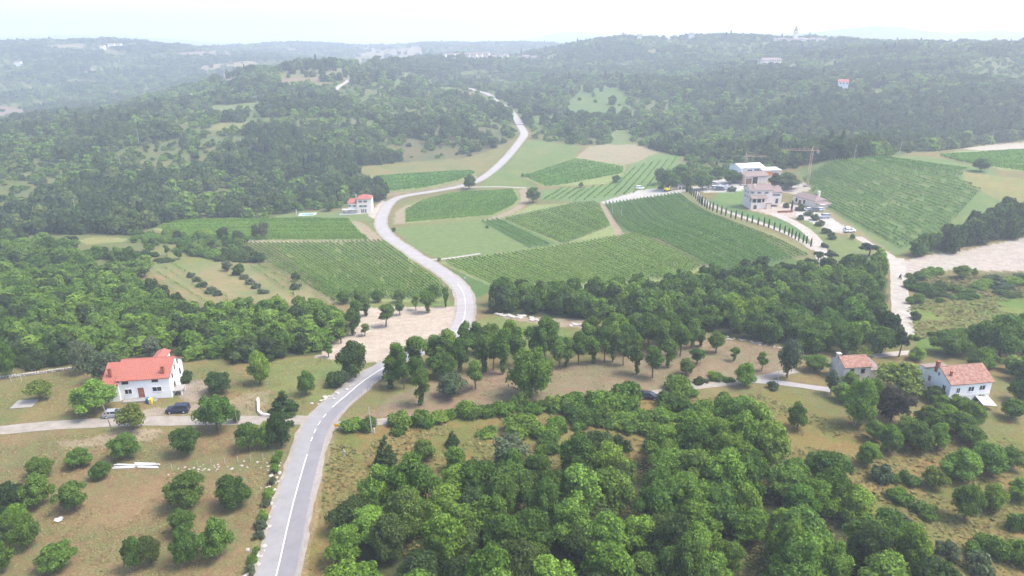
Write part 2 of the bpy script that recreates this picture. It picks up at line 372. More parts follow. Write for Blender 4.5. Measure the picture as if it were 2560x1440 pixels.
# ------------------------------------------------------------------ ground cover polygons (traced in the photo, laid on the terrain)
DRY = (.155, .137, .070); BROWN = (.165, .132, .080); SAND = (.34, .285, .23); MEADOW = (.118, .160, .056); VINEG = (.180, .215, .082)
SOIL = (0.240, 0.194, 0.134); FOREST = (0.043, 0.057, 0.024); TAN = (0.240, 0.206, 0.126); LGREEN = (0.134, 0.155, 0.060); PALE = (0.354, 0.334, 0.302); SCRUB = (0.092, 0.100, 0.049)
COVER = [  # (polygon px, colour, patchiness, edge roughness m)
    ([(-250, 590), (330, 586), (600, 600), (650, 655), (360, 672), (-250, 725)], (.110, .128, .055), .8, 2),
    ([(690, 545), (700, 535), (860, 525), (870, 545)], (.13, .16, .065), .4, .5),
    ([(0, 1090), (300, 1075), (690, 1072), (730, 1100), (690, 1200), (640, 1340), (600, 1600), (-400, 1600), (-200, 1090)], BROWN, .9, 2.5),
    ([(140, 1105), (300, 1075), (420, 1070), (400, 1095), (260, 1115), (170, 1120)], SOIL, .3, 1.5),
    ([(0, 920), (420, 905), (860, 890), (840, 940), (740, 1040), (0, 1060), (-250, 1060), (-250, 920)], DRY, .9, 3),
    ([(440, 990), (440, 960), (500, 945), (530, 960), (510, 1000), (470, 1012)], (.23, .19, .15), .2, .6),
    ([(330, 1050), (360, 1024), (430, 1018), (520, 1010), (560, 1030), (480, 1034), (400, 1040), (380, 1052)], (.24, .205, .16), .2, .5),
    ([(560, 1010), (620, 985), (680, 975), (670, 1040), (590, 1050)], (.21, .175, .115), .5, 1),
    ([(640, 900), (850, 893), (900, 930), (800, 1000), (690, 980)], LGREEN, .6, 2),
    ([(900, 1040), (960, 990), (1050, 960), (1200, 930), (1450, 905), (1600, 880), (1770, 850), (1950, 868), (1990, 900), (1900, 945), (1700, 965), (1470, 1000), (1100, 1036)], (.180, .143, .098), .55, 2),
    ([(1195, 800), (1240, 790), (1340, 805), (1430, 830), (1400, 870), (1220, 870)], LGREEN, .5, 1),
    ([(1250, 780), (1330, 785), (1480, 800), (1480, 825), (1380, 815), (1260, 795)], (0.240, 0.194, 0.143), .3, 1),
    ([(820, 1100), (900, 1068), (1500, 1010), (2000, 980), (2130, 1060), (2600, 1100), (2900, 1600), (740, 1600)], (.162, .135, .062), 1.0, 3),
    ([(770, 1200), (815, 1085), (840, 1085), (800, 1230), (770, 1440), (735, 1440)], (0.206, 0.163, 0.094), .6, 1),
    ([(2270, 740), (2330, 745), (2560, 720), (2700, 730), (2700, 880), (2270, 870)], (0.120, 0.160, 0.048), .8, 3),
    ([(2290, 690), (2560, 685), (2700, 690), (2700, 730), (2300, 745)], SCRUB, .6, 3),
    ([(905, 765), (1000, 758), (1138, 764), (1132, 818), (1080, 845), (1000, 868), (950, 905), (880, 905), (785, 893), (800, 862), (870, 835), (900, 805)], SAND, .12, .6),
    ([(840, 748), (1100, 745), (1140, 755), (1138, 766), (905, 768)], LGREEN, .7, 1),
    # vineyard floors and strips
    ([(590, 605), (958, 599), (1104, 705), (1120, 752), (838, 760), (700, 680)], VINEG, .35, .5),
    ([(590, 606), (690, 605), (740, 660), (845, 757), (820, 757), (700, 680), (640, 640)], (0.206, 0.183, 0.108), .5, 1.5),
    ([(580, 600), (930, 601), (962, 596), (966, 604), (590, 609)], SOIL, .2, .4),
    ([(380, 572), (450, 552), (560, 546), (872, 548), (924, 601), (700, 602), (560, 602), (460, 595)], VINEG, .3, .4),
    ([(872, 550), (905, 556), (930, 575), (962, 600), (925, 600)], SOIL, .2, .6),
    ([(905, 556), (940, 560), (965, 598), (935, 578)], LGREEN, .4, .6),
    ([(980, 560), (985, 530), (1020, 505), (1140, 480), (1300, 470), (1320, 500), (1290, 525), (1230, 550), (1110, 556)], LGREEN, .3, .6),
    ([(983, 562), (990, 530), (1018, 512), (1030, 514), (1012, 530), (1010, 560)], SOIL, .15, .6),
    ([(1012, 558), (1010, 525), (1060, 500), (1130, 482), (1285, 474), (1299, 500), (1287, 515), (1230, 541), (1110, 550)], VINEG, .3, .3),
    ([(1298, 472), (1318, 472), (1322, 505), (1290, 530), (1225, 556), (1205, 553), (1285, 520), (1302, 500)], SOIL, .2, .5),
    ([(985, 572), (1040, 562), (1205, 551), (1330, 620), (1100, 649), (1040, 622)], MEADOW, .15, .3),
    ([(1100, 652), (1330, 620), (1590, 578), (1595, 584), (1330, 627), (1115, 656)], (0.115, 0.166, 0.061), .3, .3),
    ([(1250, 550), (1330, 512), (1482, 504), (1500, 511), (1540, 588), (1405, 612)], VINEG, .2, .3),
    ([(1203, 553), (1255, 547), (1400, 612), (1325, 620)], (0.077, 0.137, 0.043), .2, .3),
    ([(1500, 508), (1512, 508), (1560, 588), (1540, 590)], SOIL, .2, .3),
    ([(1100, 655), (1590, 582), (1700, 610), (1775, 662), (1700, 700), (1560, 712), (1400, 725), (1240, 725), (1190, 700)], VINEG, .25, .3),
    ([(1095, 658), (1190, 700), (1240, 725), (1190, 745), (1150, 690)], (0.074, 0.125, 0.040), .4, .6),
    ([(1510, 506), (1700, 480), (1730, 505), (1850, 562), (2020, 640), (1980, 665), (1800, 690), (1740, 645), (1590, 580), (1556, 580)], (0.081, 0.125, 0.043), .3, .4),
    ([(1590, 577), (1650, 598), (1740, 645), (1790, 680), (1760, 680), (1700, 632), (1600, 586)], (0.177, 0.151, 0.092), .3, .5),
    ([(1700, 480), (1735, 475), (1745, 495), (1800, 528), (1990, 600), (2045, 650), (2000, 655), (1850, 562), (1740, 515)], (0.165, 0.165, 0.080), .4, .5),
    ([(1770, 505), (1840, 535), (1950, 572), (2030, 620), (2010, 580), (1950, 548), (1860, 525), (1780, 498)], (0.081, 0.143, 0.048), .2, .4),
    ([(1780, 500), (1850, 520), (1875, 500), (1860, 470), (1800, 478)], (0.106, 0.163, 0.055), .3, .4),
    ([(2060, 660), (2050, 600), (2000, 545), (2010, 528), (2080, 590), (2140, 585), (2240, 640), (2200, 660)], (0.130, 0.160, 0.062), .5, .6),
    ([(1985, 505), (2060, 515), (2140, 560), (2230, 630), (2200, 640), (2100, 580)], (0.177, 0.157, 0.086), .4, .6),
    ([(1350, 500), (1360, 475), (1520, 462), (1560, 435), (1600, 383), (1705, 388), (1690, 425), (1640, 472), (1560, 492), (1500, 507)], (0.113, 0.168, 0.065), .3, .4),
    ([(1300, 440), (1440, 395), (1565, 411), (1558, 437), (1527, 460), (1360, 468)], VINEG, .2, .4),
    ([(1195, 470), (1220, 440), (1290, 360), (1330, 350), (1450, 365), (1440, 395), (1300, 440), (1350, 472), (1300, 468)], (0.125, 0.160, 0.062), .7, 1.5),
    ([(1440, 395), (1470, 366), (1525, 360), (1582, 358), (1650, 378), (1600, 402), (1560, 412)], (0.228, 0.197, 0.129), .3, .8),
    ([(1525, 362), (1530, 328), (1580, 325), (1582, 360)], (0.144, 0.184, 0.076), .4, 1),
    ([(890, 445), (900, 418), (1000, 408), (1180, 393), (1240, 370), (1270, 372), (1200, 440), (1190, 452), (1060, 476), (965, 486)], (0.155, 0.151, 0.071), .8, 1.5),
    ([(930, 441), (1180, 426), (1192, 434), (1150, 452), (1060, 472), (975, 480)], VINEG, .2, .4),
    ([(960, 484), (1060, 474), (1150, 455), (1190, 440), (1200, 445), (1150, 462), (1030, 481), (970, 492)], (0.206, 0.171, 0.108), .3, .5),
    ([(360, 668), (440, 660), (560, 655), (640, 660), (770, 720), (800, 765), (690, 760), (560, 745), (530, 770), (470, 745)], (.185, .175, .098), .9, .8),
    ([(190, 600), (250, 592), (320, 596), (310, 605), (220, 612)], (0.188, 0.188, 0.080), .3, 1),
    ([(370, 625), (440, 612), (470, 640), (560, 655), (380, 665)], (0.160, 0.160, 0.069), .7, 1),
    ([(90, 668), (180, 655), (175, 672), (110, 680)], (0.139, 0.174, 0.061), .4, 1),
    # estate: gravel and paving, sand bank
    ([(1980, 512), (2015, 520), (2070, 540), (2130, 578), (2090, 583), (2020, 552), (1985, 540)], PALE, .05, .2),
    ([(1865, 524), (1940, 505), (1995, 512), (1990, 545), (1950, 545), (1900, 530)], (0.320, 0.269, 0.228), .05, .2),
    ([(1735, 470), (1780, 450), (1850, 440), (1880, 470), (1850, 478), (1800, 482), (1760, 482)], PALE, .08, .5),
    ([(1860, 470), (1930, 455), (2000, 450), (2040, 470), (1990, 485), (1930, 478)], (0.320, 0.286, 0.245), .1, .5),
    ([(1500, 506), (1560, 488), (1600, 474), (1690, 470), (1720, 476), (1690, 484), (1600, 496), (1515, 510)], PALE, .06, .3),
    ([(2245, 655), (2300, 640), (2400, 628), (2500, 606), (2620, 575), (2620, 680), (2450, 676), (2390, 672), (2310, 682), (2265, 690)], (0.314, 0.277, 0.240), .15, .5),
    ([(2400, 372), (2480, 362), (2620, 352), (2620, 374), (2450, 376)], (0.320, 0.280, 0.228), .1, .5),
    ([(1990, 425), (2060, 404), (2250, 388), (2335, 393), (2480, 425), (2560, 500), (2560, 560), (2380, 580), (2240, 640), (2170, 590), (2060, 515), (2030, 480)], (0.115, 0.158, 0.062), .6, .8),
    ([(2345, 388), (2400, 377), (2620, 374), (2620, 440), (2480, 420), (2400, 404)], VINEG, .2, .4),
    ([(2400, 430), (2560, 445), (2620, 460), (2620, 520), (2500, 500), (2420, 465)], (0.177, 0.171, 0.074), .6, 1),
    ([(690, 540), (860, 532), (925, 535), (930, 552), (690, 552)], (0.120, 0.160, 0.062), .3, .4),
    ([(860, 534), (862, 524), (935, 520), (955, 500), (966, 505), (940, 545), (925, 545), (920, 534)], (0.343, 0.302, 0.263), .05, .3),
]
CLEAR = [  # openings in the far woods: polygon, colour, patchiness, sparse tree factor
    ([(1320, 320), (1330, 290), (1400, 285), (1450, 222), (1560, 218), (1575, 268), (1530, 298), (1480, 302), (1420, 300), (1370, 318)], (0.094, 0.136, 0.051), .6, .07),
    ([(1525, 362), (1530, 326), (1582, 324), (1584, 362)], (0.112, 0.143, 0.059), .3, 0),
    ([(675, 208), (720, 176), (800, 167), (872, 172), (885, 190), (840, 212), (700, 222)], (0.147, 0.143, 0.080), .8, .22),
    ([(700, 196), (860, 190), (865, 199), (700, 207)], (0.187, 0.138, 0.098), .3, 0),
    ([(525, 326), (540, 308), (650, 304), (640, 322)], (0.161, 0.161, 0.067), .4, 0),
    ([(540, 295), (560, 275), (640, 268), (660, 300), (600, 305)], (0.090, 0.123, 0.048), .5, .25),
    ([(480, 350), (520, 335), (620, 340), (690, 350), (680, 390), (600, 380)], (0.094, 0.118, 0.051), .6, .35),
    ([(900, 185), (1020, 180), (1120, 195), (1150, 225), (1000, 235), (930, 215)], (0.102, 0.132, 0.055), .7, .22),
    ([(940, 330), (1080, 312), (1285, 322), (1235, 372), (1150, 398), (1000, 402)], (0.107, 0.105, 0.058), .7, .45),
    ([(1150, 225), (1225, 235), (1265, 270), (1230, 285), (1150, 250)], (0.143, 0.125, 0.080), .5, .2),
    ([(1180, 236), (1280, 250), (1330, 290), (1290, 300)], (0.102, 0.128, 0.055), .6, .2),
    ([(185, 187), (230, 172), (280, 186), (240, 192)], (.19, .165, .10), .2, 0),
    ([(110, 122), (130, 112), (205, 111), (205, 121)], (0.187, 0.156, 0.102), .3, .1),
    ([(430, 132), (560, 128), (605, 148), (480, 147)], (0.169, 0.129, 0.094), .4, .1),
    ([(490, 166), (640, 150), (645, 166), (520, 184)], (.19, .165, .10), .3, .06),
    ([(500, 186), (600, 180), (580, 205), (520, 200)], (0.169, 0.138, 0.098), .3, .1),
    ([(-60, 250), (60, 275), (95, 300), (-60, 322)], (0.178, 0.138, 0.107), .3, .05),
    ([(525, 264), (675, 254), (695, 270), (540, 284)], (.13, .155, .065), .4, 0),
    ([(265, 308), (290, 301), (288, 306), (268, 312)], (0.150, 0.191, 0.055), .2, 0),
    ([(420, 265), (480, 240), (500, 232), (510, 238), (450, 270)], (0.127, 0.164, 0.059), .3, .1),
    ([(250, 122), (320, 115), (330, 128), (240, 132)], (0.169, 0.138, 0.098), .4, .2),
    ([(860, 152), (920, 118), (1050, 114), (1060, 140), (1010, 160), (900, 168)], (0.178, 0.156, 0.107), .4, .08),
    ([(690, 122), (760, 120), (760, 134), (690, 134)], (0.187, 0.165, 0.107), .3, .1),
    ([(1110, 140), (1330, 140), (1345, 156), (1100, 156)], (0.147, 0.129, 0.089), .5, .15),
    ([(1590, 142), (1620, 124), (1660, 123), (1640, 142)], (0.151, 0.143, 0.084), .4, .1),
    ([(1350, 140), (1430, 118), (1450, 122), (1370, 150)], (0.112, 0.146, 0.063), .4, .15),
    ([(1640, 100), (1720, 94), (1730, 102), (1640, 106)], (0.161, 0.133, 0.094), .3, .2),
    ([(1930, 106), (2090, 102), (2090, 112), (1930, 114)], (0.151, 0.133, 0.089), .3, .2),
    ([(1880, 166), (1990, 160), (2000, 170), (1890, 176)], (0.151, 0.143, 0.080), .3, .1),
    ([(2095, 232), (2200, 228), (2200, 236), (2095, 240)], (0.147, 0.143, 0.072), .3, .05),
    ([(2180, 385), (2200, 366), (2260, 366), (2260, 385)], (0.090, 0.128, 0.048), .5, .25),
]
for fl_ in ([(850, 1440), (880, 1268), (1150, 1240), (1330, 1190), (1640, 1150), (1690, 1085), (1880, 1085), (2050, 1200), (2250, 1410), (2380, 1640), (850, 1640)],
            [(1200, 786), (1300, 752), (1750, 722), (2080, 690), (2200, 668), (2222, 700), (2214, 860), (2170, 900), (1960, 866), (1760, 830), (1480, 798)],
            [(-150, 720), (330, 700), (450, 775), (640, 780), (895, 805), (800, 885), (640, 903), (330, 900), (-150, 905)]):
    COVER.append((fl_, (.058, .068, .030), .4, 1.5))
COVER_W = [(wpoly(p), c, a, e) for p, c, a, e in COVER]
CLEAR_W = [(wpoly(p, 6), c, a, s) for p, c, a, s in CLEAR]
FRONT = [(-500, 600), (0, 588), (160, 604), (330, 590), (400, 560), (500, 545), (640, 545), (690, 548), (700, 532), (860, 520), (955, 500), (962, 478), (892, 445), (898, 416),
         (1000, 406), (1180, 391), (1240, 366), (1292, 345), (1318, 322), (1340, 352), (1420, 362), (1525, 362), (1584, 360), (1650, 380), (1720, 396), (1695, 440), (1640, 470),
         (1690, 474), (1740, 474), (1775, 455), (1850, 440), (1990, 420), (2100, 398), (2250, 386), (2360, 376), (2560, 350), (3000, 345)]
fq = np.array(dens_px(FRONT, 6)); fw = ground(fq[:, 0], fq[:, 1])[:, :2]
FAR_WOOD = np.r_[fw, [[2590, 400], [2590, 2880], [-2590, 2880], [-2590, 300]]]

# ------------------------------------------------------------------ terrain sheet
def build_terrain():
    th = np.r_[np.arange(-180, -44, 4.0), np.arange(-44, 44.01, 0.14), np.arange(48, 180, 4.0)]
    th = np.radians(th); r = [3.0, 15.0, 30.0, 42.0]
    while r[-1] < 8000: a = r[-1]; r.append(a + max(.25, min(a * a * 5e-5, a * .0075)))
    r = np.array(r); A, B = np.meshgrid(th, r)
    X = B * np.sin(A); Y = B * np.cos(A); Z = ht(X, Y)
    nr, na = X.shape
    V = np.c_[X.ravel(), Y.ravel(), Z.ravel()]
    V = np.r_[V, [[0, 0, float(ht(0, 0))]]]
    i = np.arange(nr - 1)[:, None] * na; j = np.arange(na)[None]; j2 = (j + 1) % na
    F = np.stack([i + j, i + j2, i + na + j2, i + na + j], -1).reshape(-1, 4)[:, ::-1]
    me = mesh_np('ground', V, F, M['ground'], True)
    x, y = V[:, 0], V[:, 1]
    far = np.clip((np.hypot(x, y) - 350) / 300, 0, 1)
    n1 = fbm(x / 9, y / 9, 31) - .47; n2 = fbm(x / 9, y / 9, 57) - .47
    C = np.empty((len(V), 4)); C[:] = (*DRY, .8)
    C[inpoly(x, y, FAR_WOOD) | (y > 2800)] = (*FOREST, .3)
    sc_ = (fbm(x / 60, y / 60, 15) < .435) & inpoly(x, y, FAR_WOOD) & (y < 2400); C[sc_] = (.105, .120, .055, .9)
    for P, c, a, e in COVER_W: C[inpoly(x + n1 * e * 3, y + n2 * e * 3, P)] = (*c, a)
    for P, c, a, s in CLEAR_W: C[inpoly(x + n1 * 12, y + n2 * 12, P)] = (*c, a)
    at = me.color_attributes.new('cover', 'FLOAT_COLOR', 'POINT'); at.data.foreach_set('color', C.astype(np.float32).ravel())
    o = link('ground', me); tag(o, 'rolling ground of dry grass, soil and meadow spreading to the hills', kind='structure')
build_terrain()

def strip(name, line, off0, off1, lift, material, label=None, kind='structure', parent=None, wob=0.0, nw=2):
    d = np.gradient(line, axis=0); d /= np.linalg.norm(d, axis=1)[:, None] + 1e-9; nrm = np.c_[d[:, 1], -d[:, 0]]
    n = len(line); rows = []
    for k in range(nw + 1):
        t = off0 + (off1 - off0) * k / nw
        wb = (fbm(line[:, 0] / 2.5, line[:, 1] / 2.5, 77 + k) - .47) * wob * 2 if (wob and k in (0, nw)) else 0
        p = line + nrm * (t + wb)[:, None] if wob and k in (0, nw) else line + nrm * t
        rows.append(p)
    zc = ht(line[:, 0], line[:, 1])
    V = []
    for p in rows: V.append(np.c_[p, np.maximum(ht(p[:, 0], p[:, 1]), zc - .5) + lift])
    V = np.concatenate(V); F = []
    for k in range(nw):
        i = np.arange(n - 1) + k * n; F.append(np.c_[i, i + n, i + n + 1, i + 1])
    F = np.concatenate(F)[:, ::-1]
    o = link(name, mesh_np(name, V, F, material, True), parent)
    if kind and not parent: o['kind'] = kind
    if label: o['label'] = label
    return o
# main road: newer asphalt in front, sun-bleached asphalt beyond the grove
far_i = int(np.argmin(np.linalg.norm(ROADW - g1(1040, 880)[:2], axis=1)))
hill_i = int(np.argmin(np.linalg.norm(ROADW - g1(1299, 312)[:2], axis=1)))
rd = strip('road', ROADW[:far_i + 1], -2.85, 2.85, .06, M['asphalt'], 'grey asphalt road with a white centre line curving through the fields', nw=4)
rd2 = strip('road_far', ROADW[far_i:hill_i + 1], -2.6, 2.6, .06, M['asphalt_old'], 'bleached asphalt road winding between the vineyards', nw=4)
rd3 = strip('hill_road', ROADW[hill_i:], -3.4, 3.4, .55, M['asphalt_old'], 'pale road climbing the wooded hill', nw=2)
strip('shoulder', ROADW[:hill_i], -3.5, 3.5, .03, M['track'], 'gravel shoulder along the road', wob=.5, nw=4)
lane = strip('lane_patch', ROADW[:far_i], .1, 2.6, .064, mat('asphalt_lane', (.185, .18, .186), .85, .25, .08, .4, .2, 30), parent=rd)
k1060 = int(np.argmin(np.linalg.norm(ROADW - g1(795, 1060)[:2], axis=1)))
k940 = int(np.argmin(np.linalg.norm(ROADW - g1(932, 936)[:2], axis=1)))
strip('centre_line', ROADW[:k1060 - 6], -.075, .075, .069, M['paint'], parent=rd, nw=1)
for a in range(4): strip('centre_dash', ROADW[k1060 - 4 + 2 * a:k1060 - 4 + 2 * a + 2], -.075, .075, .069, M['paint'], parent=rd, nw=1)
strip('centre_line', ROADW[k1060 + 5:far_i], -.075, .075, .069, M['paint'], parent=rd, nw=1)
kk = int(np.argmin(np.linalg.norm(ROADW - g1(1141, 707)[:2], axis=1)))
strip('centre_line', ROADW[far_i:kk], -.07, .07, .067, M['paint'], parent=rd2, nw=1)
strip('kerb', ROADW[4:k1060 - 3], 2.85, 3.05, .13, M['concrete'], 'low concrete kerb along the right edge of the road')
strip('kerb', ROADW[k1060 + 4:k940], 2.85, 3.2, .12, M['concrete'], 'low concrete kerb beside the grove bend')
strip('kerb', ROADW[4:k1060 - 8], -3.1, -2.95, .09, M['track'], 'thin earth-stained kerb along the left edge of the road')
k = 30
g_ = int(np.argmin(np.linalg.norm(ROADW - g1(790, 1150)[:2], axis=1)))
strip('gutter_slab', ROADW[g_ - 8:k1060 - 2], 2.5, 2.84, .09, M['concrete'], 'pale concrete gutter slab at the junction')
LABELS_T = dict(side_track='pale dirt track running past the white house with red roof', field_track='narrow dirt track behind the hedge below the grove',
                yard_track='short paved track leading to the small stone house', gravel_lane='straight pale gravel lane beside the wood',
                bank_track='sandy track joining the gravel lane', cypress_drive='gravel drive lined with young cypresses', estate_drive='wide gravel drive sweeping up to the stone estate',
                vineyard_track='thin gravel track between vineyards', meadow_track='gravel turn-off beside the mown meadow', house_path='rutted dirt path behind the small stone house',
                hill_track='pale track on the far hilltop', ridge_track='pale lane on the far ridge')
for n_, (ln, wd, mt_, lf, lb) in TRACKS.items():
    strip(n_, ln, -wd / 2, wd / 2, lf, M[mt_], LABELS_T[n_], wob=.25, nw=3)

# ------------------------------------------------------------------ foliage meshes
def cards(P, N, half, rs, fold=.25):
    """irregular leaf-cluster quads at P with normals N"""
    n = len(P); N = N / (np.linalg.norm(N, axis=1)[:, None] + 1e-9)
    t = rs.normal(size=(n, 3)); t -= (t * N).sum(1)[:, None] * N; t /= np.linalg.norm(t, axis=1)[:, None] + 1e-9
    b = np.cross(N, t); h = half * rs.uniform(.65, 1.35, (n, 1))
    c = []
    for sx, sy in ((-1, -1), (1, -1), (1, 1), (-1, 1)):
        c.append(P + t * sx * h * rs.uniform(.6, 1.2, (n, 1)) + b * sy * h * rs.uniform(.5, 1.1, (n, 1)) + N * h * rs.uniform(-fold, fold, (n, 1)))
    V = np.stack(c, 1).reshape(-1, 3); F = np.arange(4 * n).reshape(n, 4)
    return V, F
def sphere_dirs(n, rs):
    v = rs.normal(size=(n, 3)); return v / np.linalg.norm(v, axis=1)[:, None]
OCT = np.array([(1, 0, 0), (-1, 0, 0), (0, 1, 0), (0, -1, 0), (0, 0, 1), (0, 0, -1)], float)
OCTF = np.array([(0, 2, 4, 4), (2, 1, 4, 4), (1, 3, 4, 4), (3, 0, 4, 4), (2, 0, 5, 5), (1, 2, 5, 5), (3, 1, 5, 5), (0, 3, 5, 5)])
def lobed_crown(name, lobes, nleaf, half, material, seed, upbias=.25, core=.62, jitter=.55):
    rs = np.random.default_rng(seed); L = np.array(lobes)
    area = L[:, 3] ** 2; cnt = np.maximum(4, (nleaf * 1.6 * area / area.sum())).astype(int)
    Ps, Ns = [], []
    for (x, y, z, r, fl), c in zip(L, cnt):
        d = sphere_dirs(c, rs); d[:, 2] = np.where((d[:, 2] < -.35) & (rs.random(c) < .75), -d[:, 2], d[:, 2])
        p = np.c_[x, y, z] + d * r * rs.uniform(.66, 1.20, (c, 1)) * np.array([1, 1, fl])
        q = p[:, None] - L[None, :, :3]; q[..., 2] /= L[None, :, 4]
        deep = (np.linalg.norm(q, axis=2) < L[None, :, 3] * .66).any(1)
        p = p[~deep]; d = d[~deep]
        Ps.append(p); Ns.append(d + rs.normal(size=d.shape) * jitter + np.array([0, 0, upbias]))
    P = np.concatenate(Ps); N = np.concatenate(Ns)
    V, F = cards(P, N, half, rs)
    cv = []; cf = []
    for k, (x, y, z, r, fl) in enumerate(L):
        cv.append(OCT * r * core * np.array([1, 1, fl]) + (x, y, z)); cf.append(OCTF + len(V) + 6 * k)
    V = np.r_[V, np.concatenate(cv)]; CF = np.concatenate(cf)[:, :3]
    F = [tuple(f) for f in F] + [tuple(f) for f in CF]
    me = bpy.data.meshes.new(name); nq = len(P)
    V = np.ascontiguousarray(V, np.float32)
    me.vertices.add(len(V)); me.vertices.foreach_set('co', V.ravel())
    li = np.r_[np.arange(4 * nq), CF.ravel()].astype(np.int32); me.loops.add(len(li)); me.loops.foreach_set('vertex_index', li)
    ls = np.r_[np.arange(nq) * 4, 4 * nq + np.arange(len(CF)) * 3].astype(np.int32)
    me.polygons.add(len(ls)); me.polygons.foreach_set('loop_start', ls); me.update(calc_edges=True); me.materials.append(material)
    return me
def lobes_round(seed, R_=3.3, z0=1.6, z1=5.6, n=20, r0=.6, r1=1.25, flat=.85):
    rs = np.random.default_rng(seed); out = []; tries = 0
    while len(out) < n and tries < 4000:
        tries += 1
        a = rs.uniform(0, 2 * math.pi); zz = rs.uniform(0, 1); prof = math.sin(math.pi * (.16 + .80 * zz)) ** .7
        rr = R_ * prof * rs.uniform(.35, .82) * rs.uniform(.85, 1.15)
        p = (rr * math.cos(a), rr * math.sin(a), z0 + (z1 - z0) * zz, rs.uniform(r0, r1), flat)
        if all((p[0] - q_[0]) ** 2 + (p[1] - q_[1]) ** 2 + (p[2] - q_[2]) ** 2 > .6 for q_ in out): out.append(p)
    out.append((0, 0, (z0 + z1) / 2, R_ * .52, .9))
    return out
def trunk_mesh(name, h, r, lobes, seed, nl=5, lean=.25):
    rs = np.random.default_rng(seed); m = MB(); k = rs.uniform(-lean, lean, 2)
    top = (k[0], k[1], h); m.tube([(0, 0, -.3), (k[0] * .3, k[1] * .3, h * .4), top], [r * 1.25, r, r * .72], 7)
    idx = rs.permutation(len(lobes))[:nl]
    for i in idx:
        x, y, z = lobes[i][:3]; z = max(z, h * .9)
        m.tube([(k[0] * .8, k[1] * .8, h * .85), (x * .45 + k[0] * .5, y * .45 + k[1] * .5, h + (z - h) * .45), (x * .9, y * .9, z)], [r * .6, r * .4, r * .18], 5)
    return m.mesh(name, M['bark'])
SPEC = {}   # kind -> list of (crown mesh, trunk mesh), nominal width, height
def spec(kind, n, nom, fn): SPEC[kind] = ([fn(i) for i in range(n)], *nom)
def mk_oak(matname, nleaf=5200, half=.125, seed0=100, **kw):
    def f(i):
        L = lobes_round(seed0 + i, n=27 + i % 5, **kw)
        return lobed_crown('crown', L, nleaf, half, M[matname], seed0 + 50 + i), trunk_mesh('trunk', 2.2, .2, L, seed0 + i)
    return f
spec('oak', 6, (7.6, 6.6), mk_oak('leaf_oak'))
spec('bright', 6, (7.4, 7.2), mk_oak('leaf_bright', seed0=200, z0=1.4, z1=6.3, flat=1.0))
spec('dark', 4, (7.4, 6.6), mk_oak('leaf_dark', seed0=300))
spec('yellow', 2, (7.4, 6.6), mk_oak('leaf_yellow', 1500, .18, seed0=400))
spec('red', 1, (7.4, 6.6), mk_oak('leaf_red', seed0=450))
spec('olive', 3, (7.6, 6.6), mk_oak('leaf_olive', 1900, .17, seed0=500))
def mk_slender(i):
    rs = np.random.default_rng(600 + i); L = []
    for k in range(15):
        zz = rs.uniform(0, 1); a = rs.uniform(0, 6.28); rr = 1.75 * math.sin(math.pi * (.15 + .8 * zz)) * rs.uniform(.3, .9)
        L.append((rr * math.cos(a), rr * math.sin(a), 3.0 + 4.6 * zz, rs.uniform(.6, 1.1), .95))
    if i % 2 == 0:
        for k in range(6): L.append((rs.uniform(-.2, .2), rs.uniform(-.2, .2), .7 + k * .55, rs.uniform(.35, .55), 1.1))   # ivy on the trunk
    return lobed_crown('crown', L, 2600, .135, M['leaf_oak'], 650 + i, core=.5), trunk_mesh('trunk', 4.2, .15, L, 600 + i, 5, .35)
spec('slender', 6, (4.6, 8.3), mk_slender)
def mk_cone(i):
    rs = np.random.default_rng(700 + i); L = []
    for k in range(9):
        z = .5 + k * .62; rr = 1.9 * (1 - k / 9.6)
        for j in range(max(1, int(6 * (1 - k / 9)))):
            a = rs.uniform(0, 6.28); L.append((rr * .7 * math.cos(a), rr * .7 * math.sin(a), z + rs.uniform(-.2, .2), .35 + rr * .3, .8))
    return lobed_crown('crown', L, 1700, .15, M['leaf_dark'], 750 + i), trunk_mesh('trunk', 1.5, .13, L, 700 + i, 2, .05)
spec('conifer', 2, (4.4, 6.2), mk_cone)
def mk_bush(i):
    rs = np.random.default_rng(800 + i); L = []
    for k in range(12):
        a = rs.uniform(0, 6.28); rr = 1.15 * math.sqrt(rs.random()); L.append((rr * math.cos(a), rr * math.sin(a), rs.uniform(.35, 1.65 - .55 * rr), rs.uniform(.45, .75), .9))
    return lobed_crown('crown', L, 1500, .10, M['leaf_bright' if i % 2 else 'leaf_oak'], 850 + i), None
spec('bush', 6, (3.3, 2.3), mk_bush)
def mk_dbush(i):
    me, _ = mk_bush(i + 10); me.materials[0] = M['leaf_dark']; return me, None
spec('darkbush', 2, (3.3, 2.3), mk_dbush)
def mk_obush(i):
    me, _ = mk_bush(i + 20); me.materials[0] = M['leaf_olive']; return me, None
spec('olivebush', 3, (3.3, 2.3), mk_obush)
